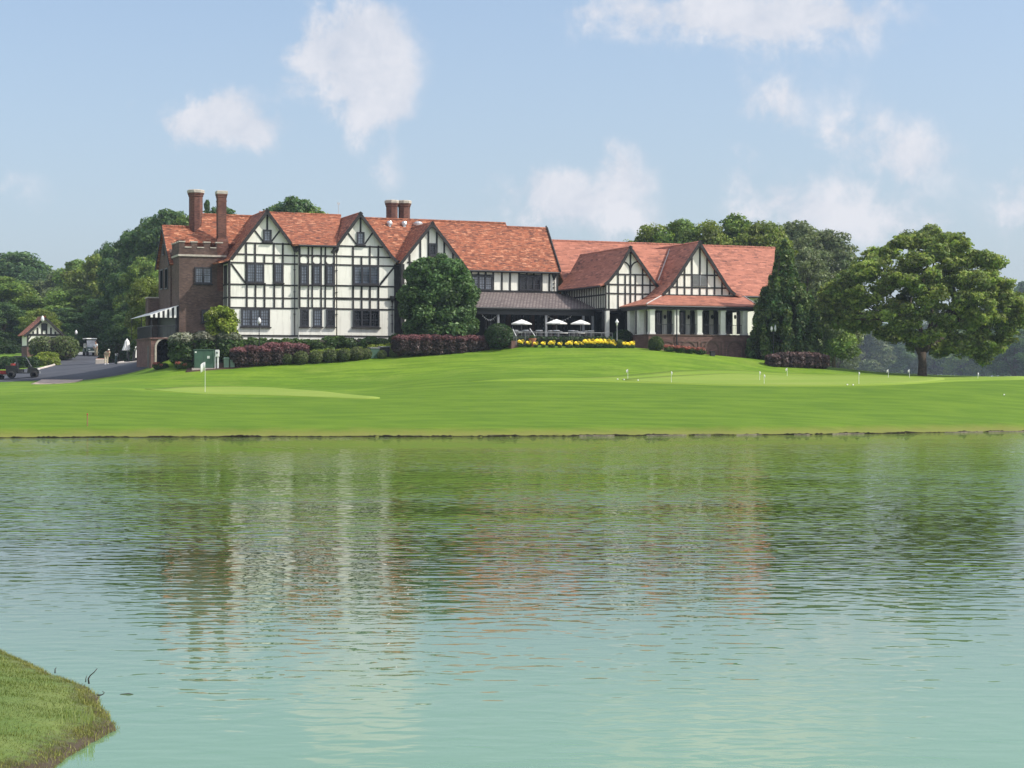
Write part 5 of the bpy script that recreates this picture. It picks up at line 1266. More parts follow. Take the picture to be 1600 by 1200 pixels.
q = on(1113, 557, .4); t = thing('junction_box', 'small dark box at the foot of the brick porch base', 'box', q, TH); mb = MB(); mb.bbox((-.2, -.12, -.1), (.2, .12, .36), .02); mb.build('body', M['trim'], t); mb = MB(); mb.bbox((-.23, -.15, .36), (.23, .15, .40), .015); mb.build('lid', M['trim'], t)
# lamps
def lamp_post(label, px, Y, top, base=None, heads=(0,), dark=True, kind='acorn', z0=None):
    b = at(px, Y); 
    if z0 is not None: b.z = z0
    H = HC + (HY - top) * Y / F - b.z; t = thing('lamp_post', label, 'lamp', b); mm = M['trim'] if dark else M['rail']
    mb = MB(); mb.lathe([(.10, -.2), (.10, .22), (.05, .32), (.032, H - .62), (.05, H - .60), (.07, H - .52), (.04, H - .50)], (0, 0, 0), 10)
    if len(heads) > 1: mb.tube([(heads[0], 0, H - .6), (heads[-1], 0, H - .6)], .03, 6)
    mb.build('post', mm, t, False)
    for hx in heads:
        mb = MB()
        if kind == 'acorn': k_ = .62 if len(heads) > 1 else 1; mb.lathe([(.08 * k_, H - .50), (.15 * k_, H - .34), (.15 * k_, H - .22), (.10 * k_, H - .08), (.03, H + .02), (.01, H + .04)], (hx, 0, 0), 12)
        else: mb.lathe([(.06, H - .50), (.09, H - .25), (.02, H - .24)], (hx, 0, 0), 10)
        hd = mb.build('lamp_globe', M['lamp'], t, True)
        if kind != 'acorn':
            mb = MB(); mb.lathe([(.16, H - .25), (.13, H - .18), (.04, H - .02), (.01, H + .05)], (hx, 0, 0), 10); mb.build('lamp_cap', M['white'], t)
    return t
lamp_post('black lamp post with white acorn globe before the leftmost ground floor window', 405, 135.3, 496.5)
lamp_post('slim grey lamp post with conical cap beside the round shrub on the patio', 964, 136.9, 499, dark=False, kind='lantern')
lamp_post('twin lamp post with two white globes in front of the conical evergreen', 1208.5, 138.0, 508.5, heads=(-.15, .15))
lamp_post('lamp post with white globe beyond the drive next to the clipped hedge block', 119, 196, 516)
q = at(783, 133); 
# veranda patio: floor, railing, umbrellas, tables, chairs
pl = [pv(768, 500, -6.5), pv(768, 500, -10.6)]
u0 = pv(803, 500, -10.2).x; u1 = pv(972, 500, -10.2).x
zp = 6.42
c = [l2w((pa, .3, 0)), l2w((ul4 - .05, .3, 0)), l2w((ul4 - .05, V4 + 3, 0)), l2w((u1 + .3, V4 + 3, 0)), l2w((u1 + .3, -10.4, 0)), l2w((u0 - .3, -10.4, 0)), l2w((u0 - .8, -6.2, 0)), l2w((pa, -6.2, 0))]
mb = MB(); mb.add([(p.x, p.y, zp) for p in c] + [(p.x, p.y, 5.0) for p in c], [tuple(range(7, -1, -1)), tuple(range(8, 16))] + [(i, (i + 1) % 8, (i + 1) % 8 + 8, i + 8) for i in range(8)])
o = mb.build('patio', M['porchbrick']); tag(o, 'raised paved patio in front of the veranda', 'patio', kind='structure')
zr_ = pv(880, 519.5, -10.2).z
t = thing('patio_railing', 'thin grey metal railing along the front of the patio', 'railing', l2w((u0, -10.2, zp)), TH); mb = MB(); ll = u1 - u0 - .9; hr = zr_ - zp
mb.tube([(0, 0, hr), (ll, 0, hr)], .025, 8); mb.build('top_rail', M['rail'], t)
for i in range(10): mb = MB(); mb.tube([(ll * i / 9, 0, -.02), (ll * i / 9, 0, hr)], .022, 8); mb.build('post', M['rail'], t)
mb = MB()
for z in (.2, .42, .64, .86): mb.tube([(0, 0, z * hr), (ll, 0, z * hr)], .006, 5)
mb.build('cables', M['rail'], t)
for px0, py0, px1, py1, lab in ((801.5, 514.5, 806.5, 525, 'left sloping pale handrail at the patio steps'), (828, 513.5, 836, 525, 'right sloping pale handrail at the patio steps')):
    a = pv(px0, py0, -9.0); b = pv(px1, py1, -10.9); a = l2w(a); b = l2w(b); t = thing('handrail', lab, 'handrail', (a.x, a.y, zp), 0, 'handrails at the patio steps'); mb = MB(); A = a - Vector((a.x, a.y, zp)); B = b - Vector((a.x, a.y, zp))
    mb.tube([A, B], .03, 8); mb.build('rail', M['white'], t); mb = MB(); mb.tube([(A.x, A.y, -.1), A], .022, 6); mb.tube([(B.x, B.y, -.35), B], .022, 6); mb.build('post', M['rail'], t)
def umbrella(name, label, loc, R_, ztop, zedge, sides=8, group=None, open_=True):
    t = thing(name, label, 'umbrella', loc, .3, group); mb = MB(); mb.tube([(0, 0, .05), (0, 0, ztop)], .025, 8); mb.build('pole', M['rail'], t)
    mb = MB(); mb.lathe([(.28, 0), (.28, .06), (.06, .10), (.045, .4)], (0, 0, 0), 14); mb.build('base', M['trim'], t)
    if open_:
        vs = [(0, 0, ztop)]; fs = []
        for ring, (f, zz) in enumerate(((.5, ztop + (zedge - ztop) * .46), (1, zedge), (1.0, zedge - .09))):
            for j in range(sides): a = 2 * PI * j / sides; vs.append((R_ * f * math.cos(a), R_ * f * math.sin(a), zz))
        for j in range(sides):
            k = (j + 1) % sides; fs.append((0, 1 + j, 1 + k))
            for r_ in range(2): fs.append((1 + r_ * sides + j, 1 + (r_ + 1) * sides + j, 1 + (r_ + 1) * sides + k, 1 + r_ * sides + k))
        mb = MB(); mb.add(vs, fs); o = mb.build('canopy', M['canvas'], t); md = o.modifiers.new('thick', 'SOLIDIFY'); md.thickness = .02
        for j in range(sides):
            a = 2 * PI * j / sides; mb = MB(); mb.tube([(0, 0, ztop - .5), (R_ * .55 * math.cos(a), R_ * .55 * math.sin(a), ztop + (zedge - ztop) * .5 - .03), (R_ * .97 * math.cos(a), R_ * .97 * math.sin(a), zedge - .03)], .010, 5); mb.build('rib', M['rail'], t)
    else:
        vs = []; fs = []; n = 32; prof = [(.03, ztop + .12), (.10, ztop - .02), (.17, ztop - .10), (.20, ztop - .28), (.28, ztop - .62), (.40, zedge + .05), (.42, zedge)]
        for rr, zz in prof:
            for j in range(n): a = 2 * PI * j / n; k = 1 + .20 * math.cos(a * 8) * min(1, rr / .2); vs.append((rr * k * math.cos(a), rr * k * math.sin(a), zz))
        for i in range(len(prof) - 1):
            for j in range(n): fs.append((i * n + j, i * n + (j + 1) % n, (i + 1) * n + (j + 1) % n, (i + 1) * n + j))
        fs.append(tuple(range(n - 1, -1, -1))); fs.append(tuple((len(prof) - 1) * n + j for j in range(n)))
        mb = MB(); mb.add(vs, fs); mb.build('canopy', M['canvas'], t, True); mb = MB(); mb.lathe([(.19, ztop - .32), (.215, ztop - .30), (.215, ztop - .26), (.19, ztop - .24)], (0, 0, 0), 14); mb.build('tie_strap', M['offwhite'], t)
    return t
for i, (px, yt, ye, hw, v) in enumerate(((815, 499, 505.5, 16.5, -7.6), (869.5, 498.6, 505, 17.2, -7.8), (907, 499.6, 505.5, 16, -8.0))):
    q = pv(px, ye, v); g = l2w((q.x, v, zp)); umbrella('patio_umbrella', ('left', 'middle', 'right')[i] + ' one of the three open white umbrellas on the patio', g, hw * g.y / F * 1.02, pv(px, yt, v).z - zp, q.z - zp, 8, 'open white patio umbrellas')
def make_chair(label):
    t = thing('patio_chair', label, 'chair', (0, 0, 0), 0, 'dark wicker patio chairs')
    mb = MB(); mb.bbox((-.26, -.26, .36), (.26, .24, .42), .03); mb.build('seat', M['wicker'], t)
    mb = MB(); pts = [(.30 * math.cos(a), .02 + .28 * math.sin(a)) for a in np.linspace(-.1, PI + .1, 9)]
    for (x0, y0), (x1, y1) in zip(pts[:-1], pts[1:]):
        mb.add([(x0, y0, .40), (x1, y1, .40), (x1, y1, .86), (x0, y0, .86), (x0 * .9, y0 * .9, .40), (x1 * .9, y1 * .9, .40), (x1 * .9, y1 * .9, .86), (x0 * .9, y0 * .9, .86)], [(0, 1, 2, 3), (7, 6, 5, 4), (3, 2, 6, 7), (0, 4, 5, 1)])
    mb.build('backrest', M['wicker'], t)
    mb = MB()
    for (x0, y0), (x1, y1) in zip(pts[:-1], pts[1:]): mb.tube([(x0 * .95, y0 * .95, .89), (x1 * .95, y1 * .95, .89)], .045, 6)
    mb.build('top_rail', M['metal'], t)
    for x in (-.22, .22):
        for y in (-.22, .2): mb = MB(); mb.tube([(x, y, 0), (x, y, .37)], .02, 6); mb.build('leg', M['wicker'], t)
    return t
def make_table(label):
    t = thing('patio_table', label, 'table', (0, 0, 0), 0, 'white topped patio tables'); mb = MB(); mb.lathe([(.02, .70), (.45, .70), (.46, .72), (.45, .745), (.02, .745)], (0, 0, 0), 18); mb.build('table_top', M['offwhite'], t)
    mb = MB(); mb.lathe([(.03, .02), (.03, .70)], (0, 0, 0), 8); mb.build('stem', M['trim'], t); mb = MB(); mb.lathe([(.28, 0), (.26, .03), (.05, .05)], (0, 0, 0), 14); mb.build('foot', M['trim'], t); return t
chx = [(804, -8.6, 1.2), (822, -9.0, -1.2), (842, -9.1, .2), (857.5, -8.6, 1.4), (869, -9.3, 0.1), (893, -9.3, -.1), (900, -8.5, -1.3), (914, -8.7, 1.2), (922.5, -9.3, .1), (812, -7.2, 3.1), (873, -7.0, 3.0), (909, -7.2, 3.2)]
order = sorted(range(len(chx)), key=lambda i: chx[i][0]); ch0 = None
for rank, i in enumerate(order):
    px, v, a = chx[i]; lab = nth(rank, len(chx)) + ' dark wicker chair on the patio'
    if ch0 is None: ch0 = make_chair(lab); o = ch0
    else: o = dup(ch0); o['label'] = lab
    q = pv(px, 520, v); o.location = l2w((q.x, v, zp)); o.rotation_euler = (0, 0, TH + PI + a)
tb0 = None
for i, px in enumerate((813, 880, 907.5)):
    lab = ('left', 'middle', 'right')[i] + ' white topped round table on the patio'
    if tb0 is None: tb0 = make_table(lab); o = tb0
    else: o = dup(tb0); o['label'] = lab
    v = -8.3; q = pv(px, 520, v); o.location = l2w((q.x, v, zp))
q = l2w((pv(832, 530, -10.7).x, -10.7, 5.9)); t = thing('terracotta_planter', 'terracotta planter at the foot of the right patio handrail', 'planter', q); mb = MB(); mb.lathe([(.20, 0), (.28, .62), (.32, .62), (.32, .72), (.26, .72), (.24, .6)], (0, 0, 0), 14); mb.build('pot', M['terracotta'], t); leaf_cloud('plant', [[0, 0, .82, .22, .22, .16]], 260, .08, L['shrub'], 201, t)

# ------------------------------------------------------------------ gatehouse
def gatehouse():
    Y0 = 192.0; q = W(42.3, 553, Y0); a = R(27); s = Y0 / F
    t = thing('gatehouse', 'small half-timbered pavilion with red tiled roof by the drive', 'pavilion', (q.x, q.y, gz(q.x, q.y) - .1), a)
    zb = q.z - t.location.z; ze = zb + (553 - 523) * s; zp_ = zb + (553 - 494.5) * s; wd = 3.9; dp = 3.4; zm = zb + (553 - 541) * s
    k = (zp_ - ze) / (wd / 2 + .35)
    mb = MB(); mb.box((0, 0, -1), (wd, dp, zm)); mb.build('brick_base', M['porchbrick'], t)
    mb = MB(); mb.box((.03, .03, zm), (wd - .03, dp - .03, ze)); mb.prism([(.03, ze), (wd - .03, ze), (wd / 2, zp_ - .15)], .03, dp - .03); mb.build('wall', M['stucco'], t)
    mb = MB()
    for sx in (-1, 1):
        xe = wd / 2 + sx * (wd / 2 + .4); zz = zp_ - k * (wd / 2 + .4); mb.slab([(wd / 2, -.45, zp_), (xe, -.45, zz), (xe, dp + .4, zz), (wd / 2, dp + .4, zp_)], .12)
    mb.tube([(wd / 2, -.45, zp_), (wd / 2, dp + .4, zp_)], .1, 6); mb.build('roof', M['roof'], t)
    mb = MB()
    for sx in (-1, 1): xe = wd / 2 + sx * (wd / 2 + .42); mb.bar((wd / 2, -.455, zp_ - .15), (xe, -.455, zp_ - k * (wd / 2 + .42) - .15), .26, .05)
    mb.build('bargeboard', M['timber'], t)
    mb = MB(); mb.box((-.02, -.02, ze - .12), (wd + .02, .035, ze + .12)); mb.box((-.02, -.02, zm - .05), (wd + .02, dp + .02, zm + .08))
    for x in (.0, wd - .16): mb.box((x - .022, -.025, zm), (x + .18, .04, ze))
    for x in np.linspace(.7, wd - .7, 6): mb.box((x - .09, -.022, ze), (x + .09, .04, ze + k * (wd / 2 - abs(x - wd / 2)) - .25))
    mb.box((-.025, dp - .16, zm), (.02, dp, ze)); mb.bar((.02, -.0, ze - .75), (.45, -.0, ze - .1), .12, .05); mb.build('timber_framing', M['timber'], t)
    mb = MB(); mb.box((wd / 2 - .22, -.05, ze + .5), (wd / 2 + .22, .035, zp_ - .75)); mb.build('gable_window', M['frame'], t)
    mb = MB(); mb.box((wd - 1.6, -.03, zb - .5), (wd - .5, .04, ze - .2)); mb.build('door', M['frame'], t)
    mb = MB(); mb.lathe([(.05, zp_ - .62), (.20, zp_ - .45), (.18, zp_ - .15), (.08, zp_ + .05), (.02, zp_ + .1)], (wd / 2 - .32, -.62, 0), 10); mb.build('lantern', M['lamp'], t, True)
gatehouse()

# ------------------------------------------------------------------ vehicles
def wheelset(t, spots, r, w, axis='x', rimm='rim'):
    for (x, y) in spots:
        mb = MB(); mb.wheel((x, y, r), r, w, axis); wh = mb.build('wheel', M['rubber'], t, True)
        mb = MB(); mb.wheel((x, y, r), r * .58, w * .9, axis); 
        for k in range(5):
            a = 2 * PI * k / 5
        mb.build('rim', M[rimm], wh, True)
def utility_vehicle():
    Y = 150.0; p = W(35, 590, Y); z = gz(p.x, p.y) + .03
    t = thing('utility_vehicle', 'black open utility vehicle with cargo bed parked at the near end of the drive', 'utility vehicle', (p.x, p.y, z), R(12)); t.scale = (1.02, 1.02, 1.02)
    # x forward (to the right), y away
    prof = [(-1.35, .42), (-1.35, .95), (-.42, .98), (-.40, .55), (.45, .50), (.50, 1.02), (1.15, .92), (1.42, .70), (1.45, .42)]
    mb = MB(); mb.prism(prof, -.62, .62); mb.build('body', M['black'], t)
    mb = MB(); mb.box((-1.40, -.66, .94), (-.42, -.60, 1.12)); mb.box((-1.40, .60, .94), (-.42, .66, 1.12)); mb.box((-1.42, -.6, .80), (-1.36, .6, 1.12)); mb.box((-.46, -.6, .98), (-.40, .6, 1.2)); mb.build('cargo_bed', M['black'], t)
    for y in (-.42, .42): mb = MB(); mb.bbox((-.38, y - .24, .55), (.10, y + .24, .82), .04); mb.bbox((-.46, y - .23, .80), (-.30, y + .23, 1.35), .04); mb.build('seat', M['wicker'], t)
    mb = MB()
    for y in (-.60, .60): mb.tube([(-.48, y, .95), (-.50, y, 1.88), (.28, y, 1.90), (.78, y, 1.0)], .035, 8)
    mb.tube([(-.50, -.6, 1.88), (-.50, .6, 1.88)], .035, 8); mb.tube([(.28, -.6, 1.9), (.28, .6, 1.9)], .035, 8); mb.build('roll_cage', M['charcoal'], t)
    mb = MB(); mb.bbox((-.62, -.66, 1.90), (.36, .66, 1.97), .03); mb.build('canopy', M['charcoal'], t)
    mb = MB(); mb.slab([(.30, -.56, 1.86), (.76, -.56, 1.04), (.76, .56, 1.04), (.30, .56, 1.86)], .015); mb.build('windscreen', M['pale_glass'], t)
    mb = MB(); mb.tube([(.55, .2, .95), (.36, .3, 1.15)], .02, 6); mb.tube([(.34 + .0, .3 + .17 * math.cos(a), 1.16 + .15 * math.sin(a)) for a in np.linspace(0, 2 * PI, 13)], .015, 6); mb.build('steering_wheel', M['rubber'], t)
    for y in (-.45, .45): mb = MB(); mb.bbox((1.34, y - .12, .74), (1.45, y + .12, .84), .02); mb.build('headlight', M['lamp'], t)
    mb = MB(); mb.bbox((1.42, -.5, .42), (1.52, .5, .62), .03); mb.build('bumper', M['rail'], t)
    wheelset(t, [(-.92, -.62), (-.92, .62), (1.02, -.62), (1.02, .62)], .32, .24, 'y', 'metal')
    c = thing('fuel_can', 'red and pale container lying in the bed of the black utility vehicle', 'container', t.matrix_basis @ Vector((-.72, -.3, 1.0)), R(20)); mb = MB(); mb.bbox((-.26, -.16, 0), (.26, .16, .30), .05); mb.build('tank', M['red'], c); mb = MB(); mb.lathe([(.05, .30), (.05, .38), (.03, .40)], (.12, 0, 0), 8); mb.build('cap', M['canvas'], c)
    # trailer behind
    q = W(3, 591, Y - .2); z = gz(q.x, q.y) + .03; r = thing('red_trailer', 'small red spreader trailer with white wheels at the left edge', 'trailer', (q.x, q.y, z), R(12))
    mb = MB(); mb.add([(-.75, -.5, .48), (.45, -.5, .48), (.45, .5, .48), (-.75, .5, .48), (-.85, -.6, .82), (.55, -.6, .82), (.55, .6, .82), (-.85, .6, .82)], [(3, 2, 1, 0), (0, 1, 5, 4), (1, 2, 6, 5), (2, 3, 7, 6), (3, 0, 4, 7), (4, 5, 6, 7)]); mb.build('hopper', M['red'], r)
    mb = MB(); mb.bbox((-.7, -.35, .36), (.5, .35, .47), .03); mb.build('chassis', M['offwhite'], r); mb = MB(); mb.tube([(.4, 0, .42), (1.05, 0, .45)], .035, 8); mb.build('drawbar', M['offwhite'], r)
    wheelset(r, [(-.1, -.55), (-.1, .55)], .27, .18, 'y', 'white')
utility_vehicle()
def golf_cart():
    Y = 196.0; p = W(141, 555.5, Y); t = thing('golf_cart', 'dark green golf cart with pale roof parked at the top of the drive', 'golf cart', (p.x, p.y, gz(p.x, p.y) + .04), R(-62)); t.scale = (1.05, 1.05, 1.05)
    prof = [(-1.15, .36), (-1.15, .80), (-.35, .86), (-.30, .42), (.40, .40), (.62, .92), (1.05, .84), (1.25, .62), (1.25, .36)]
    mb = MB(); mb.prism(prof, -.58, .58); mb.build('body', M['greencloth'], t)
    mb = MB(); mb.bbox((-.78, -.56, .84), (-.18, .56, .98), .05); mb.bbox((-.86, -.56, .96), (-.70, .56, 1.38), .05); mb.build('seat', M['offwhite'], t)
    mb = MB()
    for y in (-.54, .54): mb.tube([(-1.0, y, .8), (-.95, y, 1.84)], .022, 6); mb.tube([(.72, y, .9), (.45, y, 1.84)], .022, 6)
    mb.build('roof_post', M['black'], t); mb = MB(); mb.bbox((-1.10, -.62, 1.84), (.70, .62, 1.93), .05); mb.build('roof', M['canvas'], t)
    mb = MB(); mb.slab([(.47, -.52, 1.8), (.72, -.52, .95), (.72, .52, .95), (.47, .52, 1.8)], .012); mb.build('windscreen', M['glass'], t)
    for y in (-.4, .4): mb = MB(); mb.bbox((1.2, y - .1, .62), (1.27, y + .1, .72), .02); mb.build('headlight', M['lamp'], t)
    mb = MB(); mb.bbox((-1.35, -.45, .5), (-1.15, .45, .7), .03); mb.build('bag_rack', M['black'], t); mb = MB(); mb.bbox((1.22, -.5, .34), (1.32, .5, .5), .03); mb.build('bumper', M['offwhite'], t)
    wheelset(t, [(-.75, -.52), (-.75, .52), (.85, -.52), (.85, .52)], .24, .2, 'y')
golf_cart()

# ------------------------------------------------------------------ people
def skin_body(name, joints, edges, m, parent, sub=2):
    me = bpy.data.meshes.new(name); me.from_pydata([j[:3] for j in joints], edges, []); me.materials.append(m); o = bpy.data.objects.new(name, me); COL.objects.link(o); o.parent = parent
    sk = o.modifiers.new('skin', 'SKIN'); sk.use_smooth_shade = True; lay = me.skin_vertices[0].data if me.skin_vertices else None
    if lay is None:
        bpy.context.view_layer.objects.active = o
        lay = me.skin_vertices[0].data
    for v, j in zip(lay, joints): v.radius = (j[3], j[4] if len(j) > 4 else j[3])
    lay[0].use_root = True
    sb = o.modifiers.new('sub', 'SUBSURF'); sb.levels = sub; sb.render_levels = sub; return o
def person(label, loc, rz, bend, shirt, trousers, hat=None, scale=1.0, reach=None):
    t = thing('person', label, 'person', loc, rz); t.scale = (scale,) * 3
    def rot(p):                         # lean of the upper body about the hips, forward = -y
        x, y, z = p; z -= .93; c, s = math.cos(bend), math.sin(bend); return (x, y * c - z * s, y * s + z * c + .93)
    J = [(0, 0, .95, .12, .15)]
    up = [((0, 0, 1.12), .115, .145), ((0, 0, 1.34), .115, .17), ((0, 0, 1.48), .06, .06), ((0, -.01, 1.57), .065, .06), ((0, -.015, 1.68), .088, .078), ((0, -.01, 1.755), .055, .05)]
    for p, a, b in up: J.append((*rot(p), a, b))
    arm = []
    for sx in (-1, 1):
        el = rot((sx * .25, .0, 1.16)) if reach is None else rot((sx * .22, -.05, 1.14)); sh = rot((sx * .19, 0, 1.40))
        if bend > .4: ha = (el[0] * .8, el[1] - .05, el[2] - .26); fi = (ha[0], ha[1] - .02, ha[2] - .10)
        else: ha = (el[0] + sx * .0, el[1] - .12, el[2] - .22); fi = (ha[0], ha[1] - .03, ha[2] - .09)
        arm.append(len(J)); J += [(*sh, .062, .062), (*el, .045, .045), (*ha, .032, .032), (*fi, .028, .018)]
    leg = []
    for sx in (-1, 1):
        leg.append(len(J)); J += [(sx * .10, 0, .88, .095, .095), (sx * .115, -.02, .50, .062, .062), (sx * .12, .02, .10, .042, .042), (sx * .125, -.10, .05, .04, .03)]
    E = [(0, 1), (1, 2), (2, 3), (3, 4), (4, 5), (5, 6)] + [(2, arm[0]), (2, arm[1])] + [(a + i, a + i + 1) for a in arm for i in range(3)] + [(0, leg[0]), (0, leg[1])] + [(a + i, a + i + 1) for a in leg for i in range(3)]
    skin_body('body', J, E, M['skin'], t)
    g = lambda j, k: (j[0], j[1], j[2], j[3] * k, (j[4] if len(j) > 4 else j[3]) * k)
    sj = [g(J[0], 1.10), g(J[1], 1.14), g(J[2], 1.12), g(J[arm[0]], 1.25), g(J[arm[0] + 1], 1.35), g(J[arm[1]], 1.25), g(J[arm[1] + 1], 1.35)]
    skin_body('shirt', sj, [(0, 1), (1, 2), (2, 3), (3, 4), (2, 5), (5, 6)], shirt, t)
    tj = [g(J[0], 1.16)] + [g(J[leg[i] + k], 1.25 if k < 2 else 1.5) for i in (0, 1) for k in (0, 1, 2)]
    skin_body('trousers', tj, [(0, 1), (1, 2), (2, 3), (0, 4), (4, 5), (5, 6)], trousers, t)
    h = J[5]; hd = MB(); hd.lathe([(.098 * math.sin(a), .012 + .105 * math.cos(a)) for a in np.linspace(1.65, .06, 7)], (h[0], h[1] + .014, h[2] + .02), 12); hd.build('hat' if hat else 'hair', hat or M['hair'], t, True)
    f = MB(); d = rot((0, -.105, 1.675)); f.lathe([(.004, -.025), (.018, -.01), (.010, .02)], d, 6); f.build('nose', M['skin'], t, True)
    for sx in (-1, 1):
        mb = MB(); mb.bbox((sx * .125 - .05, -.20, .0), (sx * .125 + .05, .09, .085), .02); mb.build('shoe', M['white'] if hat else M['hair'], t)
    return t
Yp = 162.0; p = W(166, 569, Yp); zgp = gz(p.x, p.y) + .045
person('person in pale cream clothing bending forward on the drive', (p.x, p.y, zgp), R(35), 1.0, M['cream'], M['cream'], M['offwhite'], 1.02)
p = W(150, 554, 193.5); person('person in white shirt and khaki trousers standing beside the golf cart', (p.x, p.y, gz(p.x, p.y) + .045), R(-20), .08, M['white'], M['khaki'])
# golf bags, closed umbrella, island kerb
def golf_bag(label, loc, rz, m, lean=.2, k=1.0):
    t = thing('golf_bag', label, 'golf bag', loc, rz, 'golf bags by the drive'); t.scale = (k, k, k); A = Vector((0, 0, .04)); B = Vector((0, math.sin(lean) * .9, math.cos(lean) * .9))
    mb = MB(); mb.tube([A, A.lerp(B, .1), A.lerp(B, .9), B], [.13, .14, .135, .125], 12); mb.build('bag', m, t)
    mb = MB(); mb.tube([A.lerp(B, .25) + Vector((.0, -.13, 0)), A.lerp(B, .6) + Vector((0, -.13, 0))], [.07, .07], 8); mb.build('pocket', m, t)
    mb = MB(); r = random.Random(int(loc[0] * 100) % 97)
    for i in range(6): o = Vector((r.uniform(-.09, .09), r.uniform(-.09, .09), 0)); mb.tube([B + o - Vector((0, 0, .1)), B + o * 1.5 + (B - A) * r.uniform(.18, .30)], [.012, .012], 5)
    mb.build('club_shafts', M['metal'], t)
    mb = MB(); r = random.Random(int(loc[0] * 100) % 97)
    for i in range(6): o = Vector((r.uniform(-.09, .09), r.uniform(-.09, .09), 0)); e = B + o * 1.5 + (B - A) * r.uniform(.18, .30); mb.lathe([(.02, -.03), (.045, .0), (.04, .05), (.01, .07)], e, 8)
    mb.build('head_covers', M['canvas'], t)
    mb = MB(); mb.tube([A + Vector((-.2, .35, -.03)), A.lerp(B, .75)], .012, 5); mb.tube([A + Vector((.2, .35, -.03)), A.lerp(B, .75)], .012, 5); mb.build('stand', M['rail'], t); return t
Yb = 160.0
isl = [wp(184, 570, 158), wp(205, 573, 153), wp(232, 573, 150), wp(242, 566, 152), wp(225, 564, 166), wp(196, 563, 170), wp(184, 566, 165)]
patch('paved_island', isl, M['paving'], .14, 'pale paved island beside the terrace where golf bags stand', 'paving', res=.5)
mb = MB(); kp = [Vector((x, y, gz(x, y) + .06)) for x, y in [wp(183, 567, 164), wp(186, 570.5, 157.5), wp(205, 573.5, 152.8), wp(232, 573.5, 149.8), wp(243, 570, 150)]]; mb.tube(kp, .10, 6); o = mb.build('kerb', M['paving']); tag(o, 'pale kerb round the paved island', 'kerb', kind='structure')
p = at(198.5, 160); p.z += .15; zt_ = HC + (HY - 531) * 160 / F - p.z; ze_ = HC + (HY - 547.5) * 160 / F - p.z
umbrella('closed_umbrella', 'folded white umbrella standing by the golf bags next to the terrace', p, 1, zt_, ze_, 8, None, False)
for px, Y, lab, m_, k, rz in ((214, 157, 'dark golf bag with white towel nearest the terrace wall', 'black', 1.15, .4), (208.5, 159, 'dark golf bag standing between two others on the island', 'black', 1.05, -.3), (203, 160, 'dark golf bag under the folded umbrella', 'black', 1.0, .8), (181, 160, 'small dark golf bag standing alone right of the bending person', 'greencloth', .85, 0)):
    p = at(px, Y); p.z += .14 if px > 185 else .05; g = golf_bag(lab, p, rz, M[m_], .22, k)
    if px > 213: tw = MB(); tw.add([(-.16, -.16, .25), (.02, -.17, .22), (.03, -.16, .86), (-.12, -.15, .9), (-.16, -.19, .25), (.02, -.20, .22), (.03, -.19, .86), (-.12, -.18, .9)], [(0, 1, 2, 3), (7, 6, 5, 4), (0, 4, 5, 1), (3, 2, 6, 7), (0, 3, 7, 4), (1, 5, 6, 2)]); tw.build('towel', M['canvas'], g)
p = W(161, 563.5, 168); t = thing('low_planter', 'low pale planter box behind the bending person', 'planter', (p.x, p.y, gz(p.x, p.y)), .2); mb = MB(); mb.bbox((-.75, -.35, -.1), (.45, .35, .5), .06); mb.build('trough', M['paving'], t); mb = MB(); mb.bbox((-.68, -.28, .5), (.38, .28, .54), .02); mb.build('soil', M['terracotta'], t)
for (a, b, lab) in (((112, 552.5, 200), (131, 552.3, 200), 'white kerb bar left of the golf cart'), ((152, 551.5, 200), (160, 551.5, 200), 'white kerb bar right of the golf cart')):
    A = W(*a); B = W(*b); z = gz((A.x + B.x) / 2, 200) + .06; mb = MB(); mb.bbox((0, -.15, -.3), (B.x - A.x, .15, .28), .03); o = mb.build('kerb_bar', M['white']); o.location = (A.x, A.y, z); tag(o, lab, 'kerb', 'white kerb bars')
mb = MB(); kp = []
for (px, py, Y) in ((84, 558, 190), (87, 562.5, 182), (84, 567, 174), (72, 571, 166), (54, 574, 160)): p = W(px, py, Y); kp.append((p.x, p.y, gz(p.x, p.y) + .06))
mb.tube(kp, .14, 6); o = mb.build('kerb', M['paving']); tag(o, 'pale kerb curving along the left side of the drive', 'kerb', kind='structure')

# ------------------------------------------------------------------ edge of the far bank: stones and boards at the waterline
r = random.Random(3); mb = MB(); mb2 = MB()
ex = np.arange(-46, 50, .14); ey = shore(ex); rs_ = np.random.RandomState(4); hh_ = np.convolve(rs_.rand(len(ex) + 8), np.ones(9) / 9, 'valid'); hh_ = 0.02 + .06 * np.clip((hh_ - .42) * 4, 0, 1) + .05 * rs_.rand(len(ex)) * (rs_.rand(len(ex)) > .6); jj_ = .05 * rs_.rand(len(ex))
vs = []; fs = []
for a, b, h, q_ in zip(ex, ey, hh_, jj_): vs += [(a, b - .05 - q_, -.2), (a, b - .06 - q_, h * .7), (a, b - .01, h), (a, b + .35, h * .6 - .02)]
for k in range(len(ex) - 1):
    for m_i in range(3): fs.append((k * 4 + m_i, (k + 1) * 4 + m_i, (k + 1) * 4 + m_i + 1, k * 4 + m_i + 1))
mb.add(vs, fs)
o = mb.build('bank_edge', M['soil']); tag(o, 'dark crumbling soil edge of the far bank at the waterline', 'bank edge', kind='structure')
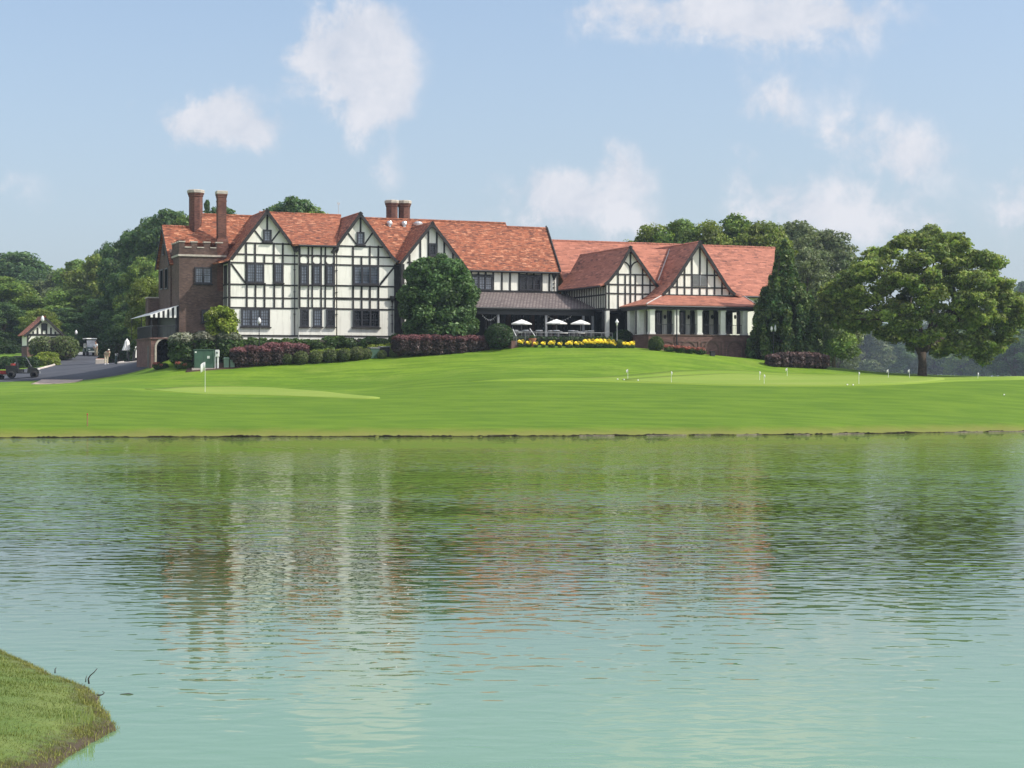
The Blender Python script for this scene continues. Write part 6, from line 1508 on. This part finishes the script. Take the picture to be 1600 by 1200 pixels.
for i, (p0, p1) in enumerate(((905, 960), (1010, 1072), (1085, 1110), (1150, 1190), (1240, 1265), (1300, 1350), (1478, 1540), (1548, 1640))):
    y0 = 3.4 * 2600 / 90.5; xa = (p0 - 800) / F * float(shore((p0 - 800) / F * 98)); xb = (p1 - 800) / F * float(shore((p1 - 800) / F * 98)); a = Vector((xa, float(shore(xa)) - .16, .018)); b = Vector((xb, float(shore(xb)) - .16, .018))
    m_ = MB(); n = 5
    pts = [a.lerp(b, k / n) for k in range(n + 1)]
    for q in pts: q.y = float(shore(q.x)) - .17
    for q0, q1 in zip(pts[:-1], pts[1:]): m_.bar(q0, q1, .05, .05, (0, -1, 0))
    o = m_.build('edging_board', M['wood2']); tag(o, nth(i, 8) + ' pale edging board along the far waterline', 'edging', 'edging boards at the waterline')

# ------------------------------------------------------------------ near bank, bottom left
def wl(px, py): Y = HC * F / (py - HY); return ((px - 800) / F * Y, Y)
edge = [(-14, 24.5), (-9.0, 21.9)] + [wl(*a) for a in ((0, 1019), (25, 1032), (60, 1047), (86, 1063), (112, 1069), (140, 1082), (152, 1093), (158, 1110), (170, 1125), (181, 1141), (164, 1150), (140, 1163), (118, 1174), (98, 1191), (76, 1204))] + [(-4.9, 13.6), (-7, 12.3), (-10, 11.4), (-14, 10.8)]
E_ = []
for a, b in zip(edge[:-1], edge[1:]):
    n = max(1, int(math.hypot(b[0] - a[0], b[1] - a[1]) / .12))
    for t in range(n): f = t / n; E_.append((a[0] + (b[0] - a[0]) * f + r.uniform(-.02, .02), a[1] + (b[1] - a[1]) * f + r.uniform(-.025, .025)))
E_.append(edge[-1]); E_ = np.array(E_); C_ = np.array([-14.0, 17.0])
prof = [(1.0, -.5), (1.0, .015), (.994, .05), (.98, .085), (.95, .13), (.9, .18), (.8, .27), (.65, .36), (.5, .44), (.3, .52), (.12, .56), (.001, .58)]
def bank_z(f): return np.interp(f, [p[0] for p in prof[1:]][::-1], [p[1] for p in prof[1:]][::-1])
co = []; q = []; n = len(E_)
for f, z in prof:
    P_ = C_ + (E_ - C_) * f; zz = z + (.012 * np.sin(P_[:, 0] * 9) * np.cos(P_[:, 1] * 7) if z > 0 else 0); co.append(np.column_stack([P_, np.full(n, z) + zz - z]))
co = np.concatenate(co)
for i in range(len(prof) - 1):
    for j in range(n - 1): q.append((i * n + j, i * n + j + 1, (i + 1) * n + j + 1, (i + 1) * n + j))
def bank_mat():
    m, nt, b, o = mat('near_bank_turf'); nz = noise(nt, coords(nt), 1.6, 5, .6); n2 = noise(nt, coords(nt), 14, 4)
    a = mix(nt, (.085, .14, .022), (.14, .18, .04), ramp(nt, nz.outputs[0], [(.35, 0.), (.65, 1.)]).outputs[0])
    g = nd(nt, 'NewGeometry'); sp = nd(nt, 'SeparateXYZ'); nt.links.new(g.outputs['Position'], sp.inputs[0]); ad = nd(nt, 'Math', _operation='MULTIPLY_ADD'); nt.links.new(n2.outputs[0], ad.inputs[0]); ad.inputs[1].default_value = -.12; nt.links.new(sp.outputs[2], ad.inputs[2])
    a = mix(nt, (.055, .04, .025), a, ramp(nt, ad.outputs[0], [(-.03, 0.), (.05, 1.)]).outputs[0]); nt.links.new(a, b.inputs['Base Color']); b.inputs['Roughness'].default_value = .9; bump(nt, b, n2.outputs[0], .03); return m
M['bank'] = bank_mat(); bank = raw_mesh('near_bank', co, np.array(q), M['bank'], smooth=True); tag(bank, 'grassy tip of the near bank in the bottom left corner', 'bank', kind='structure')
def blades(name, n, hmin, hmax, w, fmin, fmax, m, seed, label, yr=(13.0, 22.5), warm=.3):
    rs = np.random.RandomState(seed); k = rs.randint(0, len(E_) - 1, n * 2); f = np.sqrt(rs.uniform(fmin ** 2, fmax ** 2, n * 2)); e = E_[k] + (E_[k + 1] - E_[k]) * rs.rand(n * 2)[:, None]
    p = C_ + (e - C_) * f[:, None]; keep = (p[:, 1] > yr[0]) & (p[:, 1] < yr[1]) & (p[:, 0] > -.335 * p[:, 1] - .3); p = p[keep][:n]; f = f[keep][:n]; n = len(p); z = bank_z(f)
    h = rs.uniform(hmin, hmax, n); a = rs.rand(n) * 2 * PI; dx = np.cos(a) * w; dy = np.sin(a) * w; lx = rs.normal(size=n) * h * .45; ly = rs.normal(size=n) * h * .45
    b0 = np.column_stack([p[:, 0] - dx, p[:, 1] - dy, z - .01]); b1 = np.column_stack([p[:, 0] + dx, p[:, 1] + dy, z - .01]); t1 = np.column_stack([p[:, 0] + lx + dx * .25, p[:, 1] + ly + dy * .25, z + h]); t0 = np.column_stack([p[:, 0] + lx - dx * .25, p[:, 1] + ly - dy * .25, z + h])
    cc = np.stack([b0, b1, t1, t0], 1).reshape(-1, 3); patchy = .5 + .5 * np.sin(p[:, 0] * 3.1 + 1.3 * np.sin(p[:, 1] * 2.3)) * np.sin(p[:, 1] * 2.7 + .7)
    dry = np.clip((f - .86) / .12, 0, 1); tint = np.column_stack([np.clip(rs.normal(1, .28, n), .5, 1.8), np.clip(warm + .35 * (patchy - .5) + .38 * dry * rs.rand(n) + .2 * rs.normal(size=n), 0, 1), np.zeros(n), np.ones(n)]).repeat(4, 0)
    o = raw_mesh(name, cc, np.arange(n * 4).reshape(n, 4), m, tint=tint); return tag(o, label, 'grass', kind='stuff')
blades('bank_grass', 150000, .008, .024, .003, .35, .996, L['grass'], 1, 'short dry mown grass covering the near bank', warm=.16)
blades('bank_fringe', 7000, .012, .04, .0035, .978, 1.003, L['grass'], 2, 'ragged dry grass fringe along the edge of the near bank', warm=.75)
def clump(px, py, n, h, label, m, seed):
    x, Y = wl(px, py); rs = random.Random(seed); mb = []; tt = []
    for i in range(n):
        bx, by = x + rs.uniform(-.16, .16), Y + rs.uniform(-.10, .10); hh = h * rs.uniform(.5, 1); lx = rs.uniform(-.35, .35) * hh; ly = rs.uniform(-.3, .3) * hh; w = .0045
        for s0, s1 in ((0, .55), (.55, 1.0)):
            for (s, ww) in ((s0, -1), (s0, 1), (s1, 1), (s1, -1)): mb.append((bx + lx * s * s + ww * w * (1 - s * .8), by + ly * s * s, .12 + hh * s))
        tt += [(rs.uniform(.7, 1.3), rs.random(), 0, 1)] * 8
    return tag(raw_mesh('reed_tuft', np.array(mb), np.arange(len(mb)).reshape(-1, 4), m, tint=np.array(tt)), label, 'reeds', kind='stuff')
clump(122, 1148, 44, .16, 'tuft of pale green reeds at the tip of the near bank', L['reed'], 4)
def twig(label, pts, rad):
    t = MB(); base = Vector((*wl(*pts[0][:2]), .08)); s = base.y / F; P_ = [Vector(((p[0] - pts[0][0]) * s, (p[2] if len(p) > 2 else 0), -(p[1] - pts[0][1]) * s)) for p in pts]; t.tube(P_, [.55 * rad * (1 - .6 * i / max(1, len(P_) - 1)) for i in range(len(P_))], 6); o = t.build('twig', M['twig'], None, True); o.location = base; return tag(o, label, 'twig', 'twigs on the near bank')
twig('dark forked twig rising from the edge of the near bank', [(139, 1080), (138, 1072), (141, 1067), (147, 1062), (152, 1056)], .018); twig('short grey twig just left of the dark forked one', [(134, 1077), (134, 1072), (136, 1067)], .012)
twig('small twig standing on the upper edge of the near bank', [(86, 1063), (86, 1057), (88, 1054)], .014); twig('hooked twig lying over the water off the near bank', [(152, 1098), (158, 1098), (162, 1096), (163, 1094), (160, 1092)], .014)
m_ = MB(); x, Y = wl(198, 1085); m_.tube([(-.07, 0, 0), (.02, .01, .003), (.07, 0, .001)], [.005, .009, .004], 6); o = m_.build('floating_stick', M['twig']); o.location = (x, Y, 0); tag(o, 'small dark stick floating on the water off the near bank', 'stick')

# ------------------------------------------------------------------ water
def water_mat():
    m, nt, b, o = mat('lake_water')
    nb = noise(nt, coords(nt, (.05, .05, 0)), 1.0, 3, .5)
    g = nd(nt, 'NewGeometry'); sp = nd(nt, 'SeparateXYZ'); nt.links.new(g.outputs['Position'], sp.inputs[0])
    # paler body colour towards the near shore, darker green further out
    si = nd(nt, 'MapRange', _interpolation_type='SMOOTHSTEP'); nt.links.new(sp.outputs[1], si.inputs[0])
    for k, val in ((1, 13), (2, 34), (3, 1.0), (4, 0.0)): si.inputs[k].default_value = val
    near = mix(nt, (.125, .24, .12), (.155, .275, .14), ramp(nt, nb.outputs[0], [(.35, 0.), (.65, 1.)]).outputs[0])
    a = mix(nt, (.042, .070, .012), near, si.outputs[0])
    nt.links.new(a, b.inputs['Base Color']); b.inputs['Roughness'].default_value = .015; b.inputs['IOR'].default_value = 2.1; b.inputs['Specular IOR Level'].default_value = .5
    # wind ripples with long crests running across the lake
    w1 = noise(nt, coords(nt, (2.0, 3.5, 1), rot=(0, 0, .06)), 1.0, 1.5, .4, .3); w2 = noise(nt, coords(nt, (.5, 1.15, 1), rot=(0, 0, -.12)), 1.0, 1, .5, .4); w3 = noise(nt, coords(nt, (2.6, 4.6, 1), rot=(0, 0, .2)), 1.0, 1, .5)
    area = noise(nt, coords(nt, (.04, .10, 0)), 1.0, 3, .5)
    mr = nd(nt, 'MapRange'); nt.links.new(sp.outputs[1], mr.inputs[0])     # calmer in the lee of the near shore
    for k, val in ((1, 14), (2, 46), (3, .24), (4, 1.12)): mr.inputs[k].default_value = val
    am = ramp(nt, area.outputs[0], [(.36, .40), (.62, 1.30)])
    mm = nd(nt, 'Math', _operation='MULTIPLY'); nt.links.new(mr.outputs[0], mm.inputs[0]); nt.links.new(am.outputs[0], mm.inputs[1])
    s1 = nd(nt, 'Math', _operation='MULTIPLY'); nt.links.new(w1.outputs[0], s1.inputs[0]); s1.inputs[1].default_value = WAVE[0]
    s2 = nd(nt, 'Math', _operation='MULTIPLY_ADD'); nt.links.new(w2.outputs[0], s2.inputs[0]); s2.inputs[1].default_value = WAVE[1]; nt.links.new(s1.outputs[0], s2.inputs[2])
    s3 = nd(nt, 'Math', _operation='MULTIPLY_ADD'); nt.links.new(w3.outputs[0], s3.inputs[0]); s3.inputs[1].default_value = WAVE[2]; nt.links.new(s2.outputs[0], s3.inputs[2])
    hh = nd(nt, 'Math', _operation='MULTIPLY'); nt.links.new(s3.outputs[0], hh.inputs[0]); nt.links.new(mm.outputs[0], hh.inputs[1])
    bp = nd(nt, 'Bump', Strength=1.0, Distance=1.0); nt.links.new(hh.outputs[0], bp.inputs['Height']); nt.links.new(bp.outputs[0], b.inputs['Normal'])
    return m
WAVE = (.027, .022, .003)
M['water'] = water_mat()
mb = MB(); mb.add([(-1340, -100, 0), (1340, -100, 0), (1340, 170, 0), (-1340, 170, 0)], [(0, 1, 2, 3)])
tag(mb.build('lake', M['water']), 'milky green lake with wind ripples', 'lake', kind='structure')
mb = MB(); mb.add([(-1340, -140, -2), (1340, -140, -2), (1340, 170, -2), (-1340, 170, -2)], [(0, 1, 2, 3)]); tag(mb.build('lake_bed', M['soil']), 'dark bed below the lake', 'lake bed', kind='structure')

# ------------------------------------------------------------------ air
HAZE_D = .00022
mh = bpy.data.materials.new('air'); mh.use_nodes = True; nt = mh.node_tree
for n in list(nt.nodes): nt.nodes.remove(n)
out = nt.nodes.new('ShaderNodeOutputMaterial'); pvn = nt.nodes.new('ShaderNodeVolumePrincipled'); pvn.inputs['Color'].default_value = (.70, .84, 1.0, 1); pvn.inputs['Density'].default_value = HAZE_D; pvn.inputs['Anisotropy'].default_value = .2
nt.links.new(pvn.outputs[0], out.inputs['Volume'])
mb = MB(); mb.box((-1500, -200, -3), (1500, 1600, 46)); o = mb.build('haze', mh); tag(o, 'thin summer haze over the course', 'haze', kind='stuff')

# ------------------------------------------------------------------ sky, sun, camera
SUN_EL, SUN_AZ = R(44), R(-10)           # azimuth measured from +x (right), negative = towards the viewer
w = bpy.data.worlds.new('World'); scene.world = w; w.use_nodes = True; nt = w.node_tree
for n in list(nt.nodes): nt.nodes.remove(n)
wo = nt.nodes.new('ShaderNodeOutputWorld'); bg = nt.nodes.new('ShaderNodeBackground'); nt.links.new(bg.outputs[0], wo.inputs[0])
sky = nt.nodes.new('ShaderNodeTexSky'); sky.sky_type = 'NISHITA'; sky.sun_disc = False; sky.sun_elevation = SUN_EL; sky.sun_rotation = PI / 2 - SUN_AZ
sky.air_density = 1.0; sky.dust_density = 2.2; sky.ozone_density = 2.0; sky.altitude = 0
SKY_S = .15
bg.inputs['Strength'].default_value = SKY_S
tc = nt.nodes.new('ShaderNodeTexCoord'); dirv = tc.outputs['Generated']
def vm(op, a, b=None, sc=None):
    n = nt.nodes.new('ShaderNodeVectorMath'); n.operation = op
    for i, x in enumerate((a, b)):
        if x is None: continue
        if hasattr(x, 'is_output'): nt.links.new(x, n.inputs[i])
        else: n.inputs[i].default_value = x
    if sc is not None: n.inputs['Scale'].default_value = sc
    return n
def mth(op, a, b=None, c=None):
    n = nt.nodes.new('ShaderNodeMath'); n.operation = op
    for i, x in enumerate((a, b, c)):
        if x is None: continue
        if hasattr(x, 'is_output'): nt.links.new(x, n.inputs[i])
        else: n.inputs[i].default_value = x
    return n.outputs[0]
# clouds live on the sky sphere: each is a soft ellipse round a direction, broken up by noise
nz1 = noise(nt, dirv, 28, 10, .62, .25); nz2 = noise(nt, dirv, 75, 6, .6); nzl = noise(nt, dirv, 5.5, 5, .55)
warp = vm('MULTIPLY_ADD', nz1.outputs['Color'], (.035, .035, .035)); warp.inputs[2].default_value = (-.0175,) * 3
wd = vm('ADD', dirv, warp.outputs[0]).outputs[0]
CL = [(560, 40, 62, 50, 1.0), (605, 95, 62, 60, 1.0), (525, 100, 75, 60, .85), (570, 165, 50, 62, .9), (620, 160, 36, 60, .75), (480, 90, 50, 40, .45),
      (335, 195, 95, 40, .85), (345, 172, 32, 34, .8), (400, 190, 45, 48, .6), (270, 205, 40, 26, .5), (965, 245, 32, 42, .75), (990, 300, 48, 55, .85), (905, 320, 50, 45, .55), (835, 300, 90, 36, .7), (880, 325, 60, 40, .6), (610, 275, 34, 42, .5),
      (1010, 20, 150, 45, .9), (1290, 30, 150, 62, .85), (1190, 10, 120, 50, .5), (1180, 150, 52, 40, .5), (1225, 158, 35, 36, .55), (1165, 245, 36, 42, .45), (1425, 240, 70, 52, .8), (1330, 190, 60, 50, .42), (1230, 320, 80, 50, .55), (1320, 355, 130, 45, .5),
      (1300, 200, 170, 70, .17), (1430, 310, 190, 50, .20), (1240, 300, 140, 50, .18), (1590, 320, 30, 62, .6), (45, 300, 52, 36, .45), (1000, 370, 90, 35, .5), (1480, 350, 150, 36, .3), (700, 350, 160, 30, .28)]
acc = None
for (px, py, rx, ry, st) in CL:
    c = Vector(((px - 800) / F, 1, (HY - py) / F)); c.normalize()
    d = vm('SUBTRACT', wd, tuple(c)).outputs[0]
    d = vm('MULTIPLY', d, (F / rx, F / rx, F / ry)).outputs[0]
    L_ = vm('LENGTH', d).outputs['Value']
    g = mth('MULTIPLY', mth('POWER', 2.718, mth('MULTIPLY', mth('MULTIPLY', L_, L_), -1.1)), st)
    acc = g if acc is None else mth('ADD', acc, g)
det = mth('ADD', mth('MULTIPLY', mth('SUBTRACT', nz1.outputs[0], .5), 2.8), mth('MULTIPLY', mth('SUBTRACT', nz2.outputs[0], .5), 1.3))
dens = mth('ADD', acc, mth('MULTIPLY', det, mth('MINIMUM', mth('MULTIPLY', acc, 1.5), .8)))
sm = nt.nodes.new('ShaderNodeMapRange'); sm.interpolation_type = 'SMOOTHSTEP'; nt.links.new(dens, sm.inputs[0]); sm.inputs[1].default_value = .16; sm.inputs[2].default_value = 1.05
# added clouds outside the view, and a milky veil near the horizon
fill_cloud = ramp(nt, nzl.outputs[0], [(.44, 0.), (.60, 1.)])
alpha = mth('MULTIPLY', sm.outputs[0], .88)
sx = nt.nodes.new('ShaderNodeSeparateXYZ'); nt.links.new(dirv, sx.inputs[0])
# bright clouds added out of view, behind and overhead, to fill-light the facade
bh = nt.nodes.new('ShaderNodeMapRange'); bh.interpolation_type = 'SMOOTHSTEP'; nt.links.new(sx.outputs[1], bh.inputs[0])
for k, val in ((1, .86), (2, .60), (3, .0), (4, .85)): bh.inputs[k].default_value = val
beta = mth('MULTIPLY', fill_cloud.outputs[0], bh.outputs[0])
veil = nt.nodes.new('ShaderNodeMapRange'); nt.links.new(sx.outputs[2], veil.inputs[0])
for k, val in ((1, 0.), (2, .34), (3, .72), (4, .05)): veil.inputs[k].default_value = val
K = 1 / SKY_S
sh = ramp(nt, nz1.outputs[0], [(.35, (.52 * K, .55 * K, .62 * K)), (.62, (.66 * K, .66 * K, .70 * K))])
c1 = mix(nt, sky.outputs[0], (.40 * K, .475 * K, .575 * K), veil.outputs[0])
c2 = mix(nt, c1, sh.outputs[0], alpha)
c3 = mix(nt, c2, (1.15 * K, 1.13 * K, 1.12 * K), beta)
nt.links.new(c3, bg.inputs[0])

sd = bpy.data.lights.new('sun', 'SUN'); sd.energy = 3.8; sd.angle = R(.6); sd.color = (1.0, .955, .88)
so = bpy.data.objects.new('sun', sd); COL.objects.link(so)
dv = Vector((math.cos(SUN_EL) * math.cos(SUN_AZ), math.cos(SUN_EL) * math.sin(SUN_AZ), math.sin(SUN_EL)))
so.rotation_euler = dv.to_track_quat('Z', 'Y').to_euler(); so.location = (60, 0, 90)

cd = bpy.data.cameras.new('camera'); cam = bpy.data.objects.new('camera', cd); COL.objects.link(cam); scene.camera = cam
cam.location = (0, 0, HC); cam.rotation_euler = (PI / 2, 0, 0)
cd.sensor_fit = 'HORIZONTAL'; cd.sensor_width = 36; cd.lens = 36 * F / 1600; cd.shift_y = -(600 - HY) / 1600
cd.clip_start = .1; cd.clip_end = 6000
scene.view_settings.view_transform = 'Standard'; scene.view_settings.look = 'None'; scene.view_settings.exposure = 0.35; scene.view_settings.gamma = 1
scene.render.engine = 'CYCLES'
scene.cycles.volume_max_steps = 8 if hasattr(scene.cycles, 'volume_max_steps') else 8
scene.cycles.max_bounces = 7; scene.cycles.diffuse_bounces = 3; scene.cycles.glossy_bounces = 3; scene.cycles.transmission_bounces = 3; scene.cycles.volume_bounces = 0
scene.cycles.use_denoising = True
